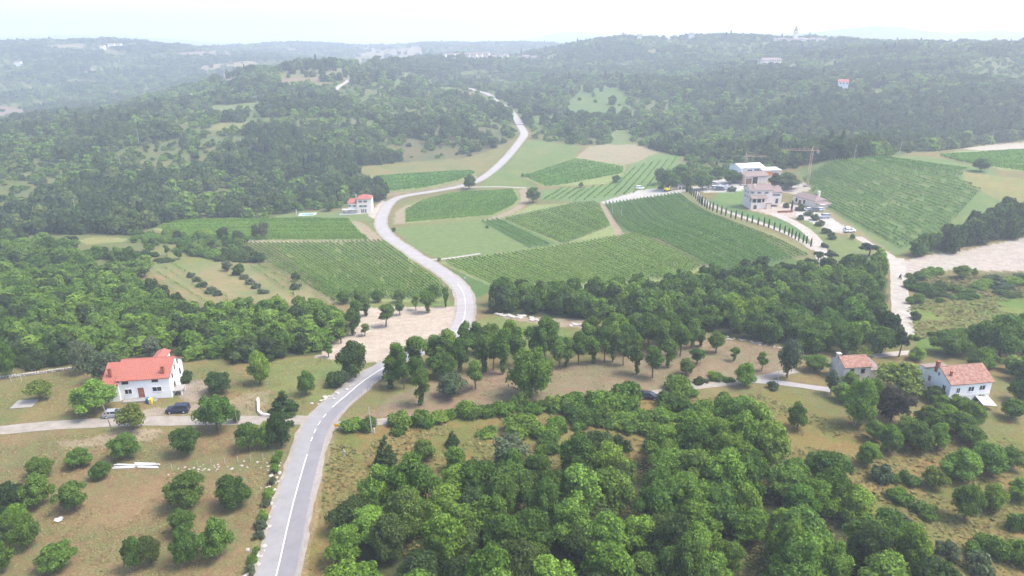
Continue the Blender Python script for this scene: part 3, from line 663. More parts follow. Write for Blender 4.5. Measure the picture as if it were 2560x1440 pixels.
def mk_cyp(i):
    rs = np.random.default_rng(900 + i); n = 520; z = rs.uniform(.02, 1, n) ** .9; prof = np.clip(np.sin(np.pi * (z * .86 + .12)) ** .6, .05, 1) * .40
    a = rs.uniform(0, 6.28, n); r = prof * rs.uniform(.8, 1.1, n); P = np.c_[r * np.cos(a), r * np.sin(a), z * 5]
    V, F = cards(P, np.c_[np.cos(a), np.sin(a), np.full(n, .5)] + rs.normal(size=(n, 3)) * .3, .10, rs)
    m = MB(); m.tube([(0, 0, .1), (0, 0, 1.5), (0, 0, 3), (0, 0, 4.8)], [.24, .28, .24, .03], 6)
    nv = len(V); V = np.r_[V, np.array(m.v)]; F4 = [tuple(f) for f in F] + [tuple(k + nv for k in f) for f in m.f]
    me = bpy.data.meshes.new('crown'); me.from_pydata([tuple(v) for v in V], [], F4); me.materials.append(M['leaf_cyp'])
    return me, MB().tube([(0, 0, -.2), (0, 0, .5)], [.07, .06], 6).mesh('trunk', M['bark'])
spec('cypress', 3, (.85, 5.0), mk_cyp)
def mk_pine(i):
    rs = np.random.default_rng(950 + i); L = []
    for k in range(14):
        a = rs.uniform(0, 6.28); rr = rs.uniform(.5, 2.2); L.append((rr * math.cos(a), rr * math.sin(a), 3.4 + rs.uniform(0, 3.2) * (1 - rr / 3.2), rs.uniform(.7, 1.1), .55))
    return lobed_crown('crown', L, 1500, .17, M['leaf_cyp'], 970 + i), trunk_mesh('trunk', 3.6, .2, L, 950 + i, 5)
spec('pine', 2, (6.0, 7.2), mk_pine)
# coarser crowns for the wooded slopes far away
FARC = []
for i in range(5):
    L = lobes_round(1100 + i, n=11, R_=3.2, z0=.8, z1=5.4, r0=1.0, r1=1.7, flat=.95); FARC.append(lobed_crown('crown', L, 420, .46, M[('leaf_far', 'leaf_far', 'leaf_bright', 'leaf_dark', 'leaf_dark')[i]], 1150 + i))
L = [(0, 0, 1.5 + k * 1.0, 1.7 - .17 * k, 1.0) for k in range(7)]; FARC.append(lobed_crown('crown', L, 380, .42, M['leaf_cyp'], 1190))
MIDC = []
for i in range(5):
    L = lobes_round(1200 + i, n=21, R_=3.3, z0=1.0, z1=5.8, flat=.95); MIDC.append(lobed_crown('crown', L, 1900, .22, M['leaf_bright' if i in (1, 3) else ('leaf_dark' if i == 4 else 'leaf_oak')], 1250 + i))

# ------------------------------------------------------------------ individual plants
TREES = []   # x, y, width, height, kind, name, label, category, group
ZN = {  # zone -> (label, group)
    'orchard': ('round leafy oak standing in the dry brown field beside the asphalt road', 'oaks scattered over the dry brown field'),
    'yard': ('leafy tree in the grass around the white house with red roof', 'trees around the red-roofed house'),
    'grove': ('tall slender tree of the open grove by the road bend', 'trees of the open grove'),
    'groveback': ('bushy crowned tree at the back of the grove', 'trees at the back of the grove'),
    'lot': ('thin-trunked tree on the edge of the sandy lot', 'trees around the sandy lot'),
    'cottage': ('leafy tree crowding round the two old houses', 'trees round the two old houses'),
    'meadow': ('single small tree on the rough grass below the dirt track', 'trees on the rough grass'),
    'thicket': ('bright green tree of the dense thicket on the rough slope beside the road', 'trees of the dense thicket'),
    'wood': ('broad tree of the wood between the grove and the vineyards', 'trees of the wood below the vineyards'),
    'leftwood': ('leafy tree of the wood behind the red-roofed house', 'trees of the wood behind the red-roofed house'),
    'estate': ('leafy tree standing beside the stone estate buildings', 'trees by the estate'),
    'fieldtree': ('round tree standing alone between the vineyards', 'lone trees between the vineyards'),
    'hedge': ('low green shrub in the hedge along the dirt track', 'shrubs of the track hedge'),
    'verge': ('small shrub in the overgrown wall beside the asphalt road', 'shrubs on the road verge'),
    'rough': ('spreading shrub on the rough grass slope', 'shrubs on the rough grass'),
    'scrub': ('shrub in the scrub above the small strip fields', 'shrubs above the strip fields'),
    'olives': ('grey-green olive bush between the small strip fields', 'olive bushes in the strip fields'),
    'bank': ('shrub growing below the bare sandy bank', 'shrubs below the sandy bank'),
    'drive': ('dark narrow young cypress lining the gravel drive', 'cypresses along the gravel drive'),
    'hillcyp': ('tall dark cypress on the far hilltop', 'cypresses on the far hilltop'),
}
def tree_px(px, py, wpx, hpx, kind, zone, label=None, shift=None, name=None):
    p = g1(px, py); d = depth_of(p); wm = wpx * d / FPX
    el = math.atan2(CAM_H - p[2], math.hypot(p[0], p[1])); hm = max(.5, (hpx * d / FPX - .12 * wm) / math.cos(el))
    s = shift if shift is not None else (.33 * wm if kind in ('oak', 'bright', 'dark', 'bush', 'darkbush', 'olivebush', 'conifer', 'red', 'yellow', 'olive') else 0)
    n = math.hypot(p[0], p[1]); x = p[0] + p[0] / n * s; y = p[1] + p[1] / n * s
    add_tree(x, y, wm, hm, kind, zone, label, name)
def add_tree(x, y, wm, hm, kind, zone, label=None, name=None):
    nm = name or dict(bush='shrub', darkbush='shrub', olivebush='olive_bush', cypress='cypress_tree', conifer='conifer_tree', pine='pine_tree', olive='olive_tree').get(kind, 'broadleaf_tree')
    cat = dict(shrub='shrub', olive_bush='bush').get(nm, 'tree')
    lb, gp = label or ZN[zone][0], None if label else ZN[zone][1]
    if not label and zone in ('thicket', 'wood', 'leftwood'):      # told apart by height and green
        sz = 'tall' if hm > 8.2 else ('low' if hm < 6.4 else 'middling'); cl = dict(bright='bright green', oak='mid-green', dark='dark green').get(kind, 'leafy')
        lb = f'{sz} {cl} tree ' + dict(thicket='of the dense thicket on the rough slope beside the road', wood='of the wood between the grove and the vineyards', leftwood='of the wood behind the red-roofed house')[zone]; gp = f'{sz} {cl} ' + gp
    if not label and zone in ('rough', 'scrub', 'bank'):
        cl = dict(bush='green', darkbush='dark green', olivebush='grey-green').get(kind, 'leafy'); sz = 'wide' if wm > 5.2 else ('small' if wm < 3.6 else 'rounded')
        nn = 'shrub' if 'bush' in kind else 'tree'
        lb = f'{sz} {cl} {nn} ' + dict(rough='on the rough grass slope below the dirt track', scrub='in the scrub above the small strip fields', bank='growing below the bare sandy bank')[zone]; gp = f'{sz} {cl} {nn}s ' + dict(rough='on the rough grass', scrub='above the strip fields', bank='below the sandy bank')[zone]
    TREES.append([x, y, wm, hm, kind, nm, lb, cat, gp])

for a in [(320, 1158, 78, 72, 'oak'), (473, 1150, 90, 85, 'oak'), (205, 1175, 78, 50, 'oak'), (255, 1205, 60, 48, 'oak'), (110, 1205, 80, 60, 'oak'), (40, 1300, 90, 95, 'dark'),
          (102, 1280, 85, 90, 'oak'), (192, 1290, 87, 85, 'oak'), (478, 1288, 118, 98, 'oak'), (595, 1285, 105, 90, 'oak'), (465, 1350, 80, 70, 'oak'), (475, 1430, 80, 105, 'oak'), (548, 1415, 90, 105, 'oak'),
          (150, 1445, 113, 75, 'oak'), (342, 1440, 58, 95, 'oak'), (378, 1425, 66, 78, 'dark'), (75, 1385, 80, 95, 'oak'), (15, 1445, 70, 90, 'oak'), (15, 1370, 60, 80, 'oak'), (60, 1340, 70, 80, 'bright'), (625, 1138, 74, 80, 'oak'),
          (668, 1128, 60, 70, 'bright'), (547, 1092, 104, 105, 'oak'), (20, 1290, 70, 60, 'oak')]: tree_px(*a, 'orchard')
tree_px(705, 1128, 76, 95, 'dark', 'orchard', 'dense dark tree at the road junction beside the dirt track')
for a in [(545, 993, 82, 62, 'dark'), (652, 970, 70, 93, 'bright'), (767, 995, 58, 72, 'oak'), (105, 1008, 72, 58, 'yellow'), (591, 1060, 34, 36, 'oak')]: tree_px(*a, 'yard')
tree_px(245, 1048, 110, 94, 'bright', 'yard', 'big bright green tree in front of the corner of the red-roofed house')
tree_px(334, 1074, 76, 76, 'yellow', 'yard', 'small yellow-green tree with a leaning trunk beside the dirt track', shift=0)
tree_px(712, 1044, 76, 66, 'conifer', 'yard', 'dark cone-shaped conifer beside the low concrete wall')
tree_px(890, 955, 92, 108, 'dark', 'yard', 'dense dark ash tree on the inside of the road bend'); tree_px(848, 970, 62, 56, 'darkbush', 'yard', 'dark bush under the ash tree at the road bend')
for a in [(160, 915, 70, 95, 'conifer'), (215, 940, 75, 95, 'olive'), (265, 960, 80, 90, 'olive'), (385, 900, 52, 62, 'olive'), (20, 950, 60, 100, 'bright'), (460, 960, 46, 36, 'darkbush'), (95, 925, 50, 60, 'darkbush')]: tree_px(*a, 'yard')
# open grove by the bend
for a in [(978, 970, 64, 78, 'slender'), (1011, 972, 44, 92, 'slender'), (1053, 1012, 58, 95, 'slender'), (991, 950, 60, 95, 'slender'), (1045, 930, 82, 92, 'slender'), (1120, 915, 68, 98, 'slender'),
          (1165, 905, 54, 105, 'slender'), (1190, 972, 54, 74, 'slender'), (1211, 930, 64, 100, 'slender'), (1233, 925, 50, 90, 'slender'), (1258, 935, 60, 112, 'slender'), (1398, 920, 46, 76, 'slender'), (1416, 918, 46, 80, 'slender'),
          (1447, 911, 52, 86, 'slender'), (1484, 909, 44, 66, 'slender'), (1511, 907, 46, 90, 'slender'), (1531, 904, 50, 96, 'slender'), (1558, 913, 44, 84, 'slender'), (1591, 935, 50, 98, 'slender'), (1631, 944, 56, 84, 'slender'),
          (1669, 918, 48, 74, 'slender'), (1085, 915, 60, 80, 'slender'), (1150, 930, 55, 85, 'slender'), (1290, 915, 60, 100, 'slender'), (1465, 880, 52, 76, 'slender'), (1570, 885, 50, 80, 'slender'), (1650, 880, 50, 85, 'slender'),
          (1700, 890, 52, 80, 'slender'), (1730, 870, 48, 74, 'slender'), (1789, 882, 46, 58, 'slender'), (1751, 866, 36, 46, 'slender'), (1742, 910, 48, 42, 'slender'), (1835, 902, 28, 38, 'slender'), (1904, 927, 34, 48, 'slender')]: tree_px(*a, 'grove')
for a in [(1105, 955, 84, 74, 'oak'), (1040, 960, 60, 70, 'oak'), (1360, 905, 98, 112, 'oak'), (1530, 882, 88, 102, 'bright'), (1620, 875, 84, 96, 'oak'), (1680, 868, 78, 92, 'oak'), (1225, 895, 70, 90, 'oak'), (1280, 880, 70, 84, 'bright'), (1190, 890, 60, 84, 'oak'), (1590, 860, 80, 84, 'oak'), (1480, 868, 70, 80, 'oak'), (1720, 850, 70, 80, 'oak'), (1716, 944, 50, 48, 'oak')]: tree_px(*a, 'groveback')
tree_px(1326, 993, 130, 142, 'bright', 'grove', 'largest broad-crowned oak at the front of the open grove', shift=0)
tree_px(1130, 1007, 98, 68, 'olive', 'grove', 'low grey-green spreading tree at the front of the grove')
# sandy lot
for a in [(965, 817, 50, 62, 'slender'), (1070, 782, 46, 60, 'slender'), (1040, 776, 28, 42, 'slender'), (1114, 768, 26, 50, 'slender'), (1000, 788, 30, 40, 'slender'), (915, 790, 42, 52, 'slender'), (912, 840, 30, 34, 'slender'), (883, 838, 44, 70, 'slender'), (853, 858, 44, 66, 'slender'), (895, 815, 50, 66, 'slender'), (822, 893, 30, 42, 'slender'),
          (1000, 760, 40, 40, 'oak'), (900, 760, 44, 44, 'oak'), (860, 762, 44, 40, 'oak'), (945, 758, 40, 36, 'oak'), (1085, 756, 44, 50, 'oak')]: tree_px(*a, 'lot')
# rough slope right of the road
tree_px(966, 1180, 62, 84, 'conifer', 'meadow', 'dark cone-shaped conifer on the rough grass slope')
for a in [(1062, 1160, 64, 54, 'oak'), (1132, 1120, 38, 40, 'conifer'), (1138, 1190, 60, 66, 'bright'), (1991, 1082, 62, 74, 'oak')]: tree_px(*a, 'meadow')
tree_px(1270, 1210, 122, 112, 'olive', 'meadow', 'large dusty green tree on the upper edge of the dense thicket')
for a in [(1305, 1098, 96, 58, 'bush'), (1430, 1060, 70, 50, 'bush'), (1390, 1080, 56, 36, 'bush'), (1480, 1075, 74, 52, 'bush'), (1555, 1070, 70, 40, 'bush'), (1620, 1085, 90, 52, 'bush'), (1660, 1060, 70, 40, 'bush'), (1380, 1130, 80, 48, 'bush'), (1510, 1150, 90, 60, 'darkbush'), (1640, 1140, 80, 56, 'darkbush'),
          (1700, 1120, 80, 50, 'bush'), (1820, 1030, 70, 50, 'bush'), (1760, 1040, 60, 40, 'bush'), (1215, 1090, 50, 22, 'bush'), (2245, 1260, 70, 40, 'bush'), (2310, 1290, 60, 40, 'bush'), (2480, 1400, 80, 60, 'bush'), (2540, 1330, 60, 60, 'bush'), (2440, 1440, 70, 60, 'olivebush'), (2360, 1400, 60, 50, 'olivebush'), (2260, 1330, 60, 50, 'olivebush'), (2200, 1210, 60, 50, 'olivebush'), (2540, 1420, 70, 70, 'bush'), (2270, 1215, 50, 40, 'bush')]: tree_px(*a, 'rough')
for a in [(880, 1082, 46, 34, 'bush'), (925, 1080, 38, 36, 'bush'), (1000, 1078, 60, 40, 'bush'), (1045, 1068, 50, 40, 'bush'), (1165, 1048, 56, 40, 'bush'), (1225, 1045, 40, 30, 'bush'), (1260, 1042, 46, 36, 'bush'), (1300, 1030, 36, 48, 'bush'), (1380, 1028, 40, 46, 'bush'), (1440, 1035, 66, 46, 'bush'), (1490, 1032, 60, 46, 'bush'), (1560, 1030, 90, 62, 'bush'), (1690, 985, 56, 44, 'bush'), (1680, 1030, 60, 50, 'bush'), (1745, 962, 26, 18, 'darkbush'), (1795, 955, 36, 20, 'bush'), (1335, 1040, 40, 26, 'bush'), (1195, 1050, 50, 34, 'bush'), (1100, 1060, 44, 26, 'bush'), (1410, 1040, 60, 40, 'bush'), (1520, 1036, 70, 50, 'bush')]: tree_px(a[0], a[1], a[2] * 1.25, a[3] * 1.2, a[4], 'hedge')
for k, a in enumerate([(695, 1160), (690, 1185), (682, 1212), (676, 1240), (668, 1268), (663, 1296), (655, 1326), (650, 1352), (642, 1385), (634, 1415), (628, 1440), (700, 1145), (660, 1310), (672, 1254)]): tree_px(a[0] - 2, a[1], R.uniform(22, 34), R.uniform(18, 30), R.choice(['bush', 'bush', 'olivebush']), 'verge')
tree_px(1860, 970, 62, 64, 'bright', 'cottage', 'round bright green bush-like tree beside the bend of the dirt track', shift=1)
tree_px(1967, 946, 72, 104, 'olive', 'cottage', 'tall grey-green tree at the fork of the dirt track', shift=.5); tree_px(1929, 976, 32, 26, 'olivebush', 'rough')
for a in [(2035, 935, 76, 52, 'oak'), (2075, 990, 38, 64, 'olive'), (2118, 962, 56, 36, 'bright'), (2140, 1078, 88, 128, 'bright'), (2390, 1098, 86, 70, 'oak'), (2350, 1040, 60, 50, 'oak'), (2162, 1172, 66, 66, 'bright'), (2215, 1140, 70, 80, 'oak'), (2285, 1138, 92, 88, 'oak'), (2340, 1130, 60, 70, 'bright'),
          (2395, 1212, 112, 84, 'bright'), (2460, 1195, 110, 84, 'oak'), (2330, 1228, 76, 56, 'yellow'), (2405, 1315, 84, 104, 'oak'), (2470, 1285, 76, 76, 'bright'), (2370, 897, 112, 74, 'oak'), (2495, 905, 132, 126, 'oak'), (2545, 960, 70, 60, 'dark'), (2525, 1055, 72, 60, 'oak'), (2200, 892, 84, 80, 'oak'), (2440, 930, 60, 60, 'oak'), (2440, 885, 90, 80, 'oak'), (2545, 885, 110, 110, 'oak'), (2400, 870, 70, 50, 'bright'), (2540, 1010, 70, 60, 'dark'),
          (2150, 905, 60, 40, 'yellow'), (2430, 1010, 50, 34, 'oak'), (2395, 1050, 80, 62, 'oak'), (2430, 1070, 70, 60, 'bright'), (2360, 1075, 70, 60, 'bright'), (2310, 1085, 80, 70, 'oak'), (2260, 1110, 80, 70, 'oak'), (2420, 1120, 80, 60, 'oak'), (2330, 1010, 60, 46, 'oak'), (2180, 1110, 60, 60, 'oak'), (2105, 1010, 60, 50, 'bright'), (2160, 1030, 60, 70, 'oak'), (2520, 1180, 80, 60, 'oak'), (2545, 1260, 70, 60, 'bright'), (2185, 1005, 60, 60, 'oak'), (2290, 905, 50, 40, 'bright')]: tree_px(*a, 'cottage')
tree_px(2222, 1068, 112, 100, 'red', 'cottage', 'dark purplish-leaved tree between the two old houses')
tree_px(2245, 985, 130, 92, 'yellow', 'cottage', 'large yellow-green tree between the two old houses', shift=1.0)
tree_px(2247, 892, 48, 88, 'pine', 'cottage', 'dark pine at the end of the straight gravel lane', shift=0)
# lone trees in the vineyards
for a in [(1173, 475, 40, 44, 'oak'), (1333, 510, 42, 46, 'oak'), (1540, 458, 30, 22, 'oak'), (1452, 470, 16, 16, 'oak'), (1218, 571, 9, 12, 'bush'), (984, 580, 12, 16, 'bush'), (1098, 652, 12, 10, 'bush'), (2450, 432, 46, 40, 'oak'), (1307, 442, 10, 12, 'bush')]: tree_px(*a, 'fieldtree')
for a in [(640, 600, 26, 42, 'olive'), (662, 600, 30, 52, 'olive'), (560, 600, 38, 36, 'dark'), (595, 602, 34, 28, 'dark')]: tree_px(*a, 'fieldtree')
for a in [(1968, 478, 76, 50, 'dark'), (1830, 462, 56, 40, 'oak'), (1755, 478, 56, 56, 'oak'), (1715, 472, 40, 50, 'oak'), (1668, 478, 60, 60, 'oak'), (1790, 450, 50, 36, 'oak'), (1700, 455, 60, 50, 'oak'), (1650, 462, 40, 44, 'olive'), (720, 535, 56, 52, 'oak'), (822, 530, 36, 28, 'oak'), (700, 520, 50, 40, 'oak'), (950, 505, 46, 40, 'dark'), (1935, 470, 40, 40, 'dark'), (2130, 600, 16, 16, 'oak')]: tree_px(*a, 'estate')
for a in [(2000, 528, 26, 22, 'olivebush'), (2020, 540, 26, 20, 'olivebush'), (2036, 552, 24, 20, 'olivebush'), (2050, 566, 24, 20, 'olivebush'), (2065, 585, 24, 22, 'olivebush'), (2078, 600, 22, 22, 'olivebush'), (1830, 480, 24, 18, 'olivebush'), (2062, 620, 20, 18, 'olivebush'), (1965, 520, 18, 16, 'olivebush'), (2000, 550, 20, 16, 'olivebush'), (2080, 640, 24, 20, 'olivebush')]:
    tree_px(*a, 'estate', 'silvery olive bush on the slope below the estate car park'); TREES[-1][8] = 'olive bushes below the estate car park'
tree_px(2045, 652, 34, 30, 'pine', 'estate', 'dark pine where the estate drive meets the wood'); tree_px(2078, 650, 36, 26, 'pine', 'estate', 'low dark pine beside the estate drive'); tree_px(2172, 640, 56, 42, 'pine', 'estate', 'flat-topped pine beside the sandy track')
tree_px(180, 625, 44, 50, 'pine', 'scrub', 'dark pine rising above the scrub near the yellow clearing')
for a in [(418, 640, 20, 30, 'slender'), (449, 650, 24, 30, 'oak'), (405, 655, 40, 14, 'darkbush'), (500, 640, 50, 34, 'bush'), (540, 645, 50, 30, 'bush'), (590, 652, 60, 30, 'darkbush'), (625, 655, 52, 40, 'darkbush'), (470, 630, 44, 30, 'bush'), (520, 615, 46, 26, 'bush'), (445, 610, 40, 24, 'bush'), (480, 600, 40, 22, 'bush'), (600, 690, 40, 34, 'oak'), (570, 680, 36, 30, 'olive'), (740, 705, 26, 26, 'dark'), (740, 725, 30, 22, 'olivebush'),
          (330, 655, 60, 34, 'darkbush'), (290, 650, 60, 30, 'darkbush'), (250, 640, 50, 30, 'darkbush'), (360, 645, 40, 26, 'darkbush'), (430, 585, 40, 20, 'bush'), (380, 600, 46, 22, 'bush'), (350, 590, 40, 24, 'bush'), (520, 590, 40, 24, 'bush')]: tree_px(*a, 'scrub')
for a in [(478, 695, 22, 18), (492, 706, 24, 18), (505, 720, 28, 20), (528, 735, 32, 22), (545, 740, 26, 18), (610, 700, 24, 18), (625, 712, 26, 18), (642, 722, 26, 18), (660, 735, 28, 20), (590, 688, 22, 16)]: tree_px(*a, 'olivebush', 'olives')
for a in [(2300, 700, 40, 26, 'bush'), (2340, 690, 46, 30, 'bush'), (2402, 700, 50, 40, 'oak'), (2435, 690, 16, 24, 'bush'), (2300, 730, 50, 30, 'bush'), (2350, 725, 50, 26, 'darkbush'), (2400, 735, 60, 30, 'bush'), (2450, 720, 60, 26, 'bush'), (2500, 725, 60, 24, 'olivebush'), (2540, 715, 50, 26, 'bush'), (2480, 705, 46, 22, 'olivebush'), (2290, 760, 36, 34, 'bush'), (2285, 800, 30, 26, 'olivebush'), (2345, 757, 20, 20, 'bush'),
          (2280, 720, 26, 40, 'bush'), (2330, 745, 50, 26, 'darkbush'), (2420, 750, 50, 20, 'bush'), (2520, 745, 60, 22, 'darkbush'), (2550, 700, 40, 20, 'olivebush'), (2280, 850, 26, 22, 'bush'), (2330, 842, 24, 16, 'darkbush')]: tree_px(*a, 'bank')
for zx, zy in [(365, 575), (380, 577), (405, 600), (425, 620), (452, 635), (475, 660), (500, 690), (520, 710), (540, 725), (553, 740), (582, 755), (608, 775), (644, 785), (680, 805), (730, 825), (781, 850), (835, 862), (896, 888), (953, 902), (1025, 918), (1092, 938), (1152, 952), (1222, 976), (1292, 990), (1350, 1008), (1416, 1030), (1482, 1052), (1540, 1075), (1590, 1100), (1627, 1120), (1670, 1145), (1711, 1165), (1764, 1185), (1803, 1200), (1856, 1232)]:
    tree_px(1640 + zx / 4.8, 360 + zy / 4.8, 4.0, 22 + R.uniform(-2, 2), 'cypress', 'drive')
tree_px(1978, 530, 5, 30, 'cypress', 'estate', 'single tall cypress in the estate courtyard')
for px_, wpx, hpx in [(806, 12, 19), (818, 6, 27), (825, 6, 23), (832, 7, 30), (838, 6, 19), (888, 6, 17), (897, 5, 17), (856, 4, 10)]:
    c_ = byY(px_, 165, 862.0); d_ = depth_of(c_); add_tree(c_[0], 862.0, wpx * d_ / FPX, hpx * d_ / FPX, 'cypress', 'hillcyp')
for a in [(1045, 148, 20, 18, 'dark'), (1062, 147, 14, 24, 'dark'), (1078, 146, 16, 26, 'dark'), (1130, 148, 30, 14, 'dark'), (1303, 140, 5, 20, 'cypress'), (1290, 143, 4, 12, 'cypress'), (1355, 156, 6, 18, 'cypress'), (1620, 98, 8, 14, 'cypress'), (1640, 98, 6, 16, 'cypress'), (1720, 95, 6, 14, 'cypress'), (2348, 118, 24, 22, 'dark'), (2385, 120, 18, 16, 'dark'), (2480, 116, 18, 18, 'dark'), (300, 114, 22, 14, 'dark'), (205, 110, 20, 12, 'dark')]:
    tree_px(*a, 'hillcyp', 'dark tree standing out on the far skyline'); TREES[-1][8] = 'dark trees on the far skyline'

# ------------------------------------------------------------------ woods: scatter inside polygons
KEEP = [(g1(*p)[:2], r) for p, r in [((355, 980), 10.5), ((2410, 985), 8), ((2115, 940), 6), ((1910, 500), 14), ((2010, 508), 11), ((1890, 450), 18), ((905, 530), 13), ((770, 537), 9), ((2104, 226), 7), ((1910, 166), 16)]]
ROADPTS = ROADW[::3]
TRPTS = np.concatenate([t[0][::2] for t in TRACKS.values()])
def clear_of(P, rr, tr=2.2, trees=None):
    ok = np.ones(len(P), bool)
    for i in range(0, len(P), 4000):
        c = P[i:i + 4000]
        ok[i:i + 4000] &= (((c[:, None] - ROADPTS[None]) ** 2).sum(-1).min(1) > rr ** 2)
        ok[i:i + 4000] &= (((c[:, None] - TRPTS[None]) ** 2).sum(-1).min(1) > tr ** 2)
    for c, r in KEEP: ok &= ((P - c) ** 2).sum(1) > r * r
    return ok
def scatter(poly, s, seed):
    rs = np.random.default_rng(seed); x0, y0 = poly.min(0); x1, y1 = poly.max(0)
    X, Y = np.meshgrid(np.arange(x0, x1, s), np.arange(y0, y1, s * .9)); X = X + (np.arange(X.shape[0]) % 2)[:, None] * s / 2
    P = np.c_[X.ravel(), Y.ravel()] + rs.uniform(-.42, .42, (X.size, 2)) * s
    return P[inpoly(P[:, 0], P[:, 1], poly)]
WOODS = []   # rest of the woods: x, y, width, height, variant set
def wood(pts, s, zone, seed, kinds, wr=(5.5, 9), hr=(6, 9), dens=1.0, indiv=True):
    P = scatter(wpoly(pts), s, seed); P = P[clear_of(P, 6.5, 6.0 if zone == 'wood' else 4.2)]; rs = np.random.default_rng(seed + 1)
    P = P[rs.random(len(P)) < dens]
    for x, y in P: WOODS.append([x, y, rs.uniform(*wr), rs.uniform(*hr), kinds[int(rs.integers(len(kinds)))], zone])
wood([(845, 1440), (855, 1400), (868, 1330), (885, 1268), (930, 1250), (1000, 1235), (1150, 1240), (1330, 1190), (1480, 1195), (1560, 1175), (1640, 1150), (1690, 1085), (1800, 1065), (1880, 1085), (1960, 1150), (2050, 1200), (2150, 1290), (2230, 1400), (2280, 1440), (2380, 1640), (850, 1640)], 5.5, 'thicket', 41, ['bright', 'bright', 'bright', 'oak', 'oak', 'dark'], (5.8, 9.2), (5.2, 9.8))
wood([(1195, 790), (1215, 762), (1300, 750), (1500, 745), (1750, 720), (1900, 690), (2080, 690), (2200, 668), (2222, 700), (2216, 830), (2235, 880), (2170, 905), (1960, 868), (1900, 852), (1760, 832), (1600, 812), (1480, 800), (1340, 785)], 5.2, 'wood', 51, ['oak', 'oak', 'bright', 'dark', 'oak', 'olive'], (6, 9.5), (7, 10))
wood([(-150, 720), (150, 705), (330, 700), (370, 735), (450, 775), (540, 795), (640, 780), (760, 780), (850, 790), (895, 805), (860, 850), (800, 885), (640, 905), (430, 892), (330, 905), (200, 915), (-150, 910)], 5.2, 'leftwood', 61, ['bright', 'bright', 'oak', 'bright', 'dark', 'bright'], (5, 9.5), (4, 8))
wood([(-200, 610), (80, 608), (160, 630), (370, 665), (365, 700), (150, 705), (-200, 720)], 6.2, 'leftwood', 71, ['oak', 'dark', 'olive', 'oak'], (6, 10), (5, 8.5), .8)
wood([(330, 604), (420, 578), (480, 592), (620, 606), (640, 648), (560, 652), (470, 636), (440, 612), (370, 625)], 4.6, 'leftwood', 75, ['oak', 'bright', 'dark', 'oak'], (2.8, 6), (2, 4.5), .75)
wood([(2258, 650), (2330, 625), (2380, 597), (2500, 552), (2700, 530), (2700, 560), (2560, 588), (2420, 622), (2300, 645)], 5.0, 'wood', 81, ['oak', 'dark', 'dark'], (6, 9), (8, 11))
wood([(2280, 905), (2560, 900), (2700, 900), (2700, 1000), (2500, 960), (2400, 905)], 5.5, 'cottage', 91, ['oak', 'bright', 'dark'], (5, 8), (4, 6), .7)

cx = np.array([[t[0], t[1]] for t in TREES])
# labels: the plants nearest to something one can find are told apart by it
ORD = ['nearest', 'second nearest', 'third nearest', 'fourth nearest']
def relate(group, noun, marks, depth=3):
    idx = [i for i, t in enumerate(TREES) if t[8] == group]; taken = set()
    for rank in range(depth):
        for (px, py), what in marks:
            o_ = g1(px, py)[:2]; order = sorted(idx, key=lambda i: (TREES[i][0] - o_[0]) ** 2 + (TREES[i][1] - o_[1]) ** 2)
            if rank < len(order) and order[rank] not in taken: taken.add(order[rank]); TREES[order[rank]][6] = f'{noun} {ORD[rank]} {what}'
relate(ZN['orchard'][1], 'oak of the dry field', [((22, 1352), 'the small board-roofed shed'), ((312, 1167), 'the white boards'), ((132, 1306), 'the crumpled plastic sheet'), ((281, 1077), 'the leaning utility pole'), ((596, 1068), 'the thin wooden pole'), ((650, 1330), 'the overgrown roadside wall'), ((430, 1175), 'the end of the fence line')])
relate(ZN['yard'][1], 'tree of the yard', [((62, 1011), 'the cracked concrete slab'), ((40, 955), 'the thin white frame'), ((658, 1038), 'the L-shaped low wall'), ((371, 1008), 'the blue bin'), ((590, 1060), 'the thin wooden pole')], 2)
relate(ZN['grove'][1], 'slender grove tree', [((1326, 993), 'the largest oak'), ((1300, 795), 'the long boulder heap'), ((1445, 813), 'the small boulder heap'), ((1622, 996), 'the black hatchback'), ((932, 945), 'the grove bend of the road'), ((1900, 860), 'the end of the tumbled stone wall'), ((1130, 1007), 'the low grey-green tree')])
relate(ZN['cottage'][1], 'leafy tree', [((2106, 957), 'the small stone house front corner'), ((2366, 1014), 'the white house with faded roof'), ((2463, 1045), 'the white leaning lawn post'), ((2222, 1068), 'the purplish-leaved tree'), ((2280, 880), 'the rutted path'), ((2245, 985), 'the large yellow-green tree')])
relate(ZN['lot'][1], 'lot-side tree', [((965, 817), 'the middle of the sandy lot'), ((1140, 765), 'the road beside the sandy lot'), ((822, 893), 'the lower corner of the sandy lot'), ((840, 752), 'the lower end of the vine rows')])
relate(ZN['hedge'][1], 'hedge shrub', [((1622, 996), 'the black hatchback'), ((844, 1078), 'the orange-yellow sign'), ((1326, 993), 'the largest oak'), ((930, 1081), 'the wooden hedge pole'), ((1860, 970), 'the round bush-like tree')])
relate(ZN['estate'][1], 'estate tree', [((1858, 463), 'the slim tower crane'), ((2018, 465), 'the taller tower crane'), ((1694, 474), 'the tiny stone hut'), ((769, 536), 'the swimming pool'), ((2124, 580), 'the white cars'), ((905, 530), 'the cream villa')], 2)
relate(ZN['fieldtree'][1], 'lone field plant', [((1173, 475), 'the junction of the thin gravel track'), ((1333, 510), 'the corner of the rounded field'), ((1218, 571), 'the narrow vine strip'), ((984, 580), 'the upper corner of the mown meadow'), ((662, 600), 'the top of the sloping vine field'), ((2450, 432), 'the far sandy clearing')], 2)
relate(ZN['groveback'][1], 'bushy grove tree', [((1300, 795), 'the long boulder heap'), ((1445, 813), 'the small boulder heap'), ((1326, 993), 'the largest oak'), ((1622, 996), 'the black hatchback')])
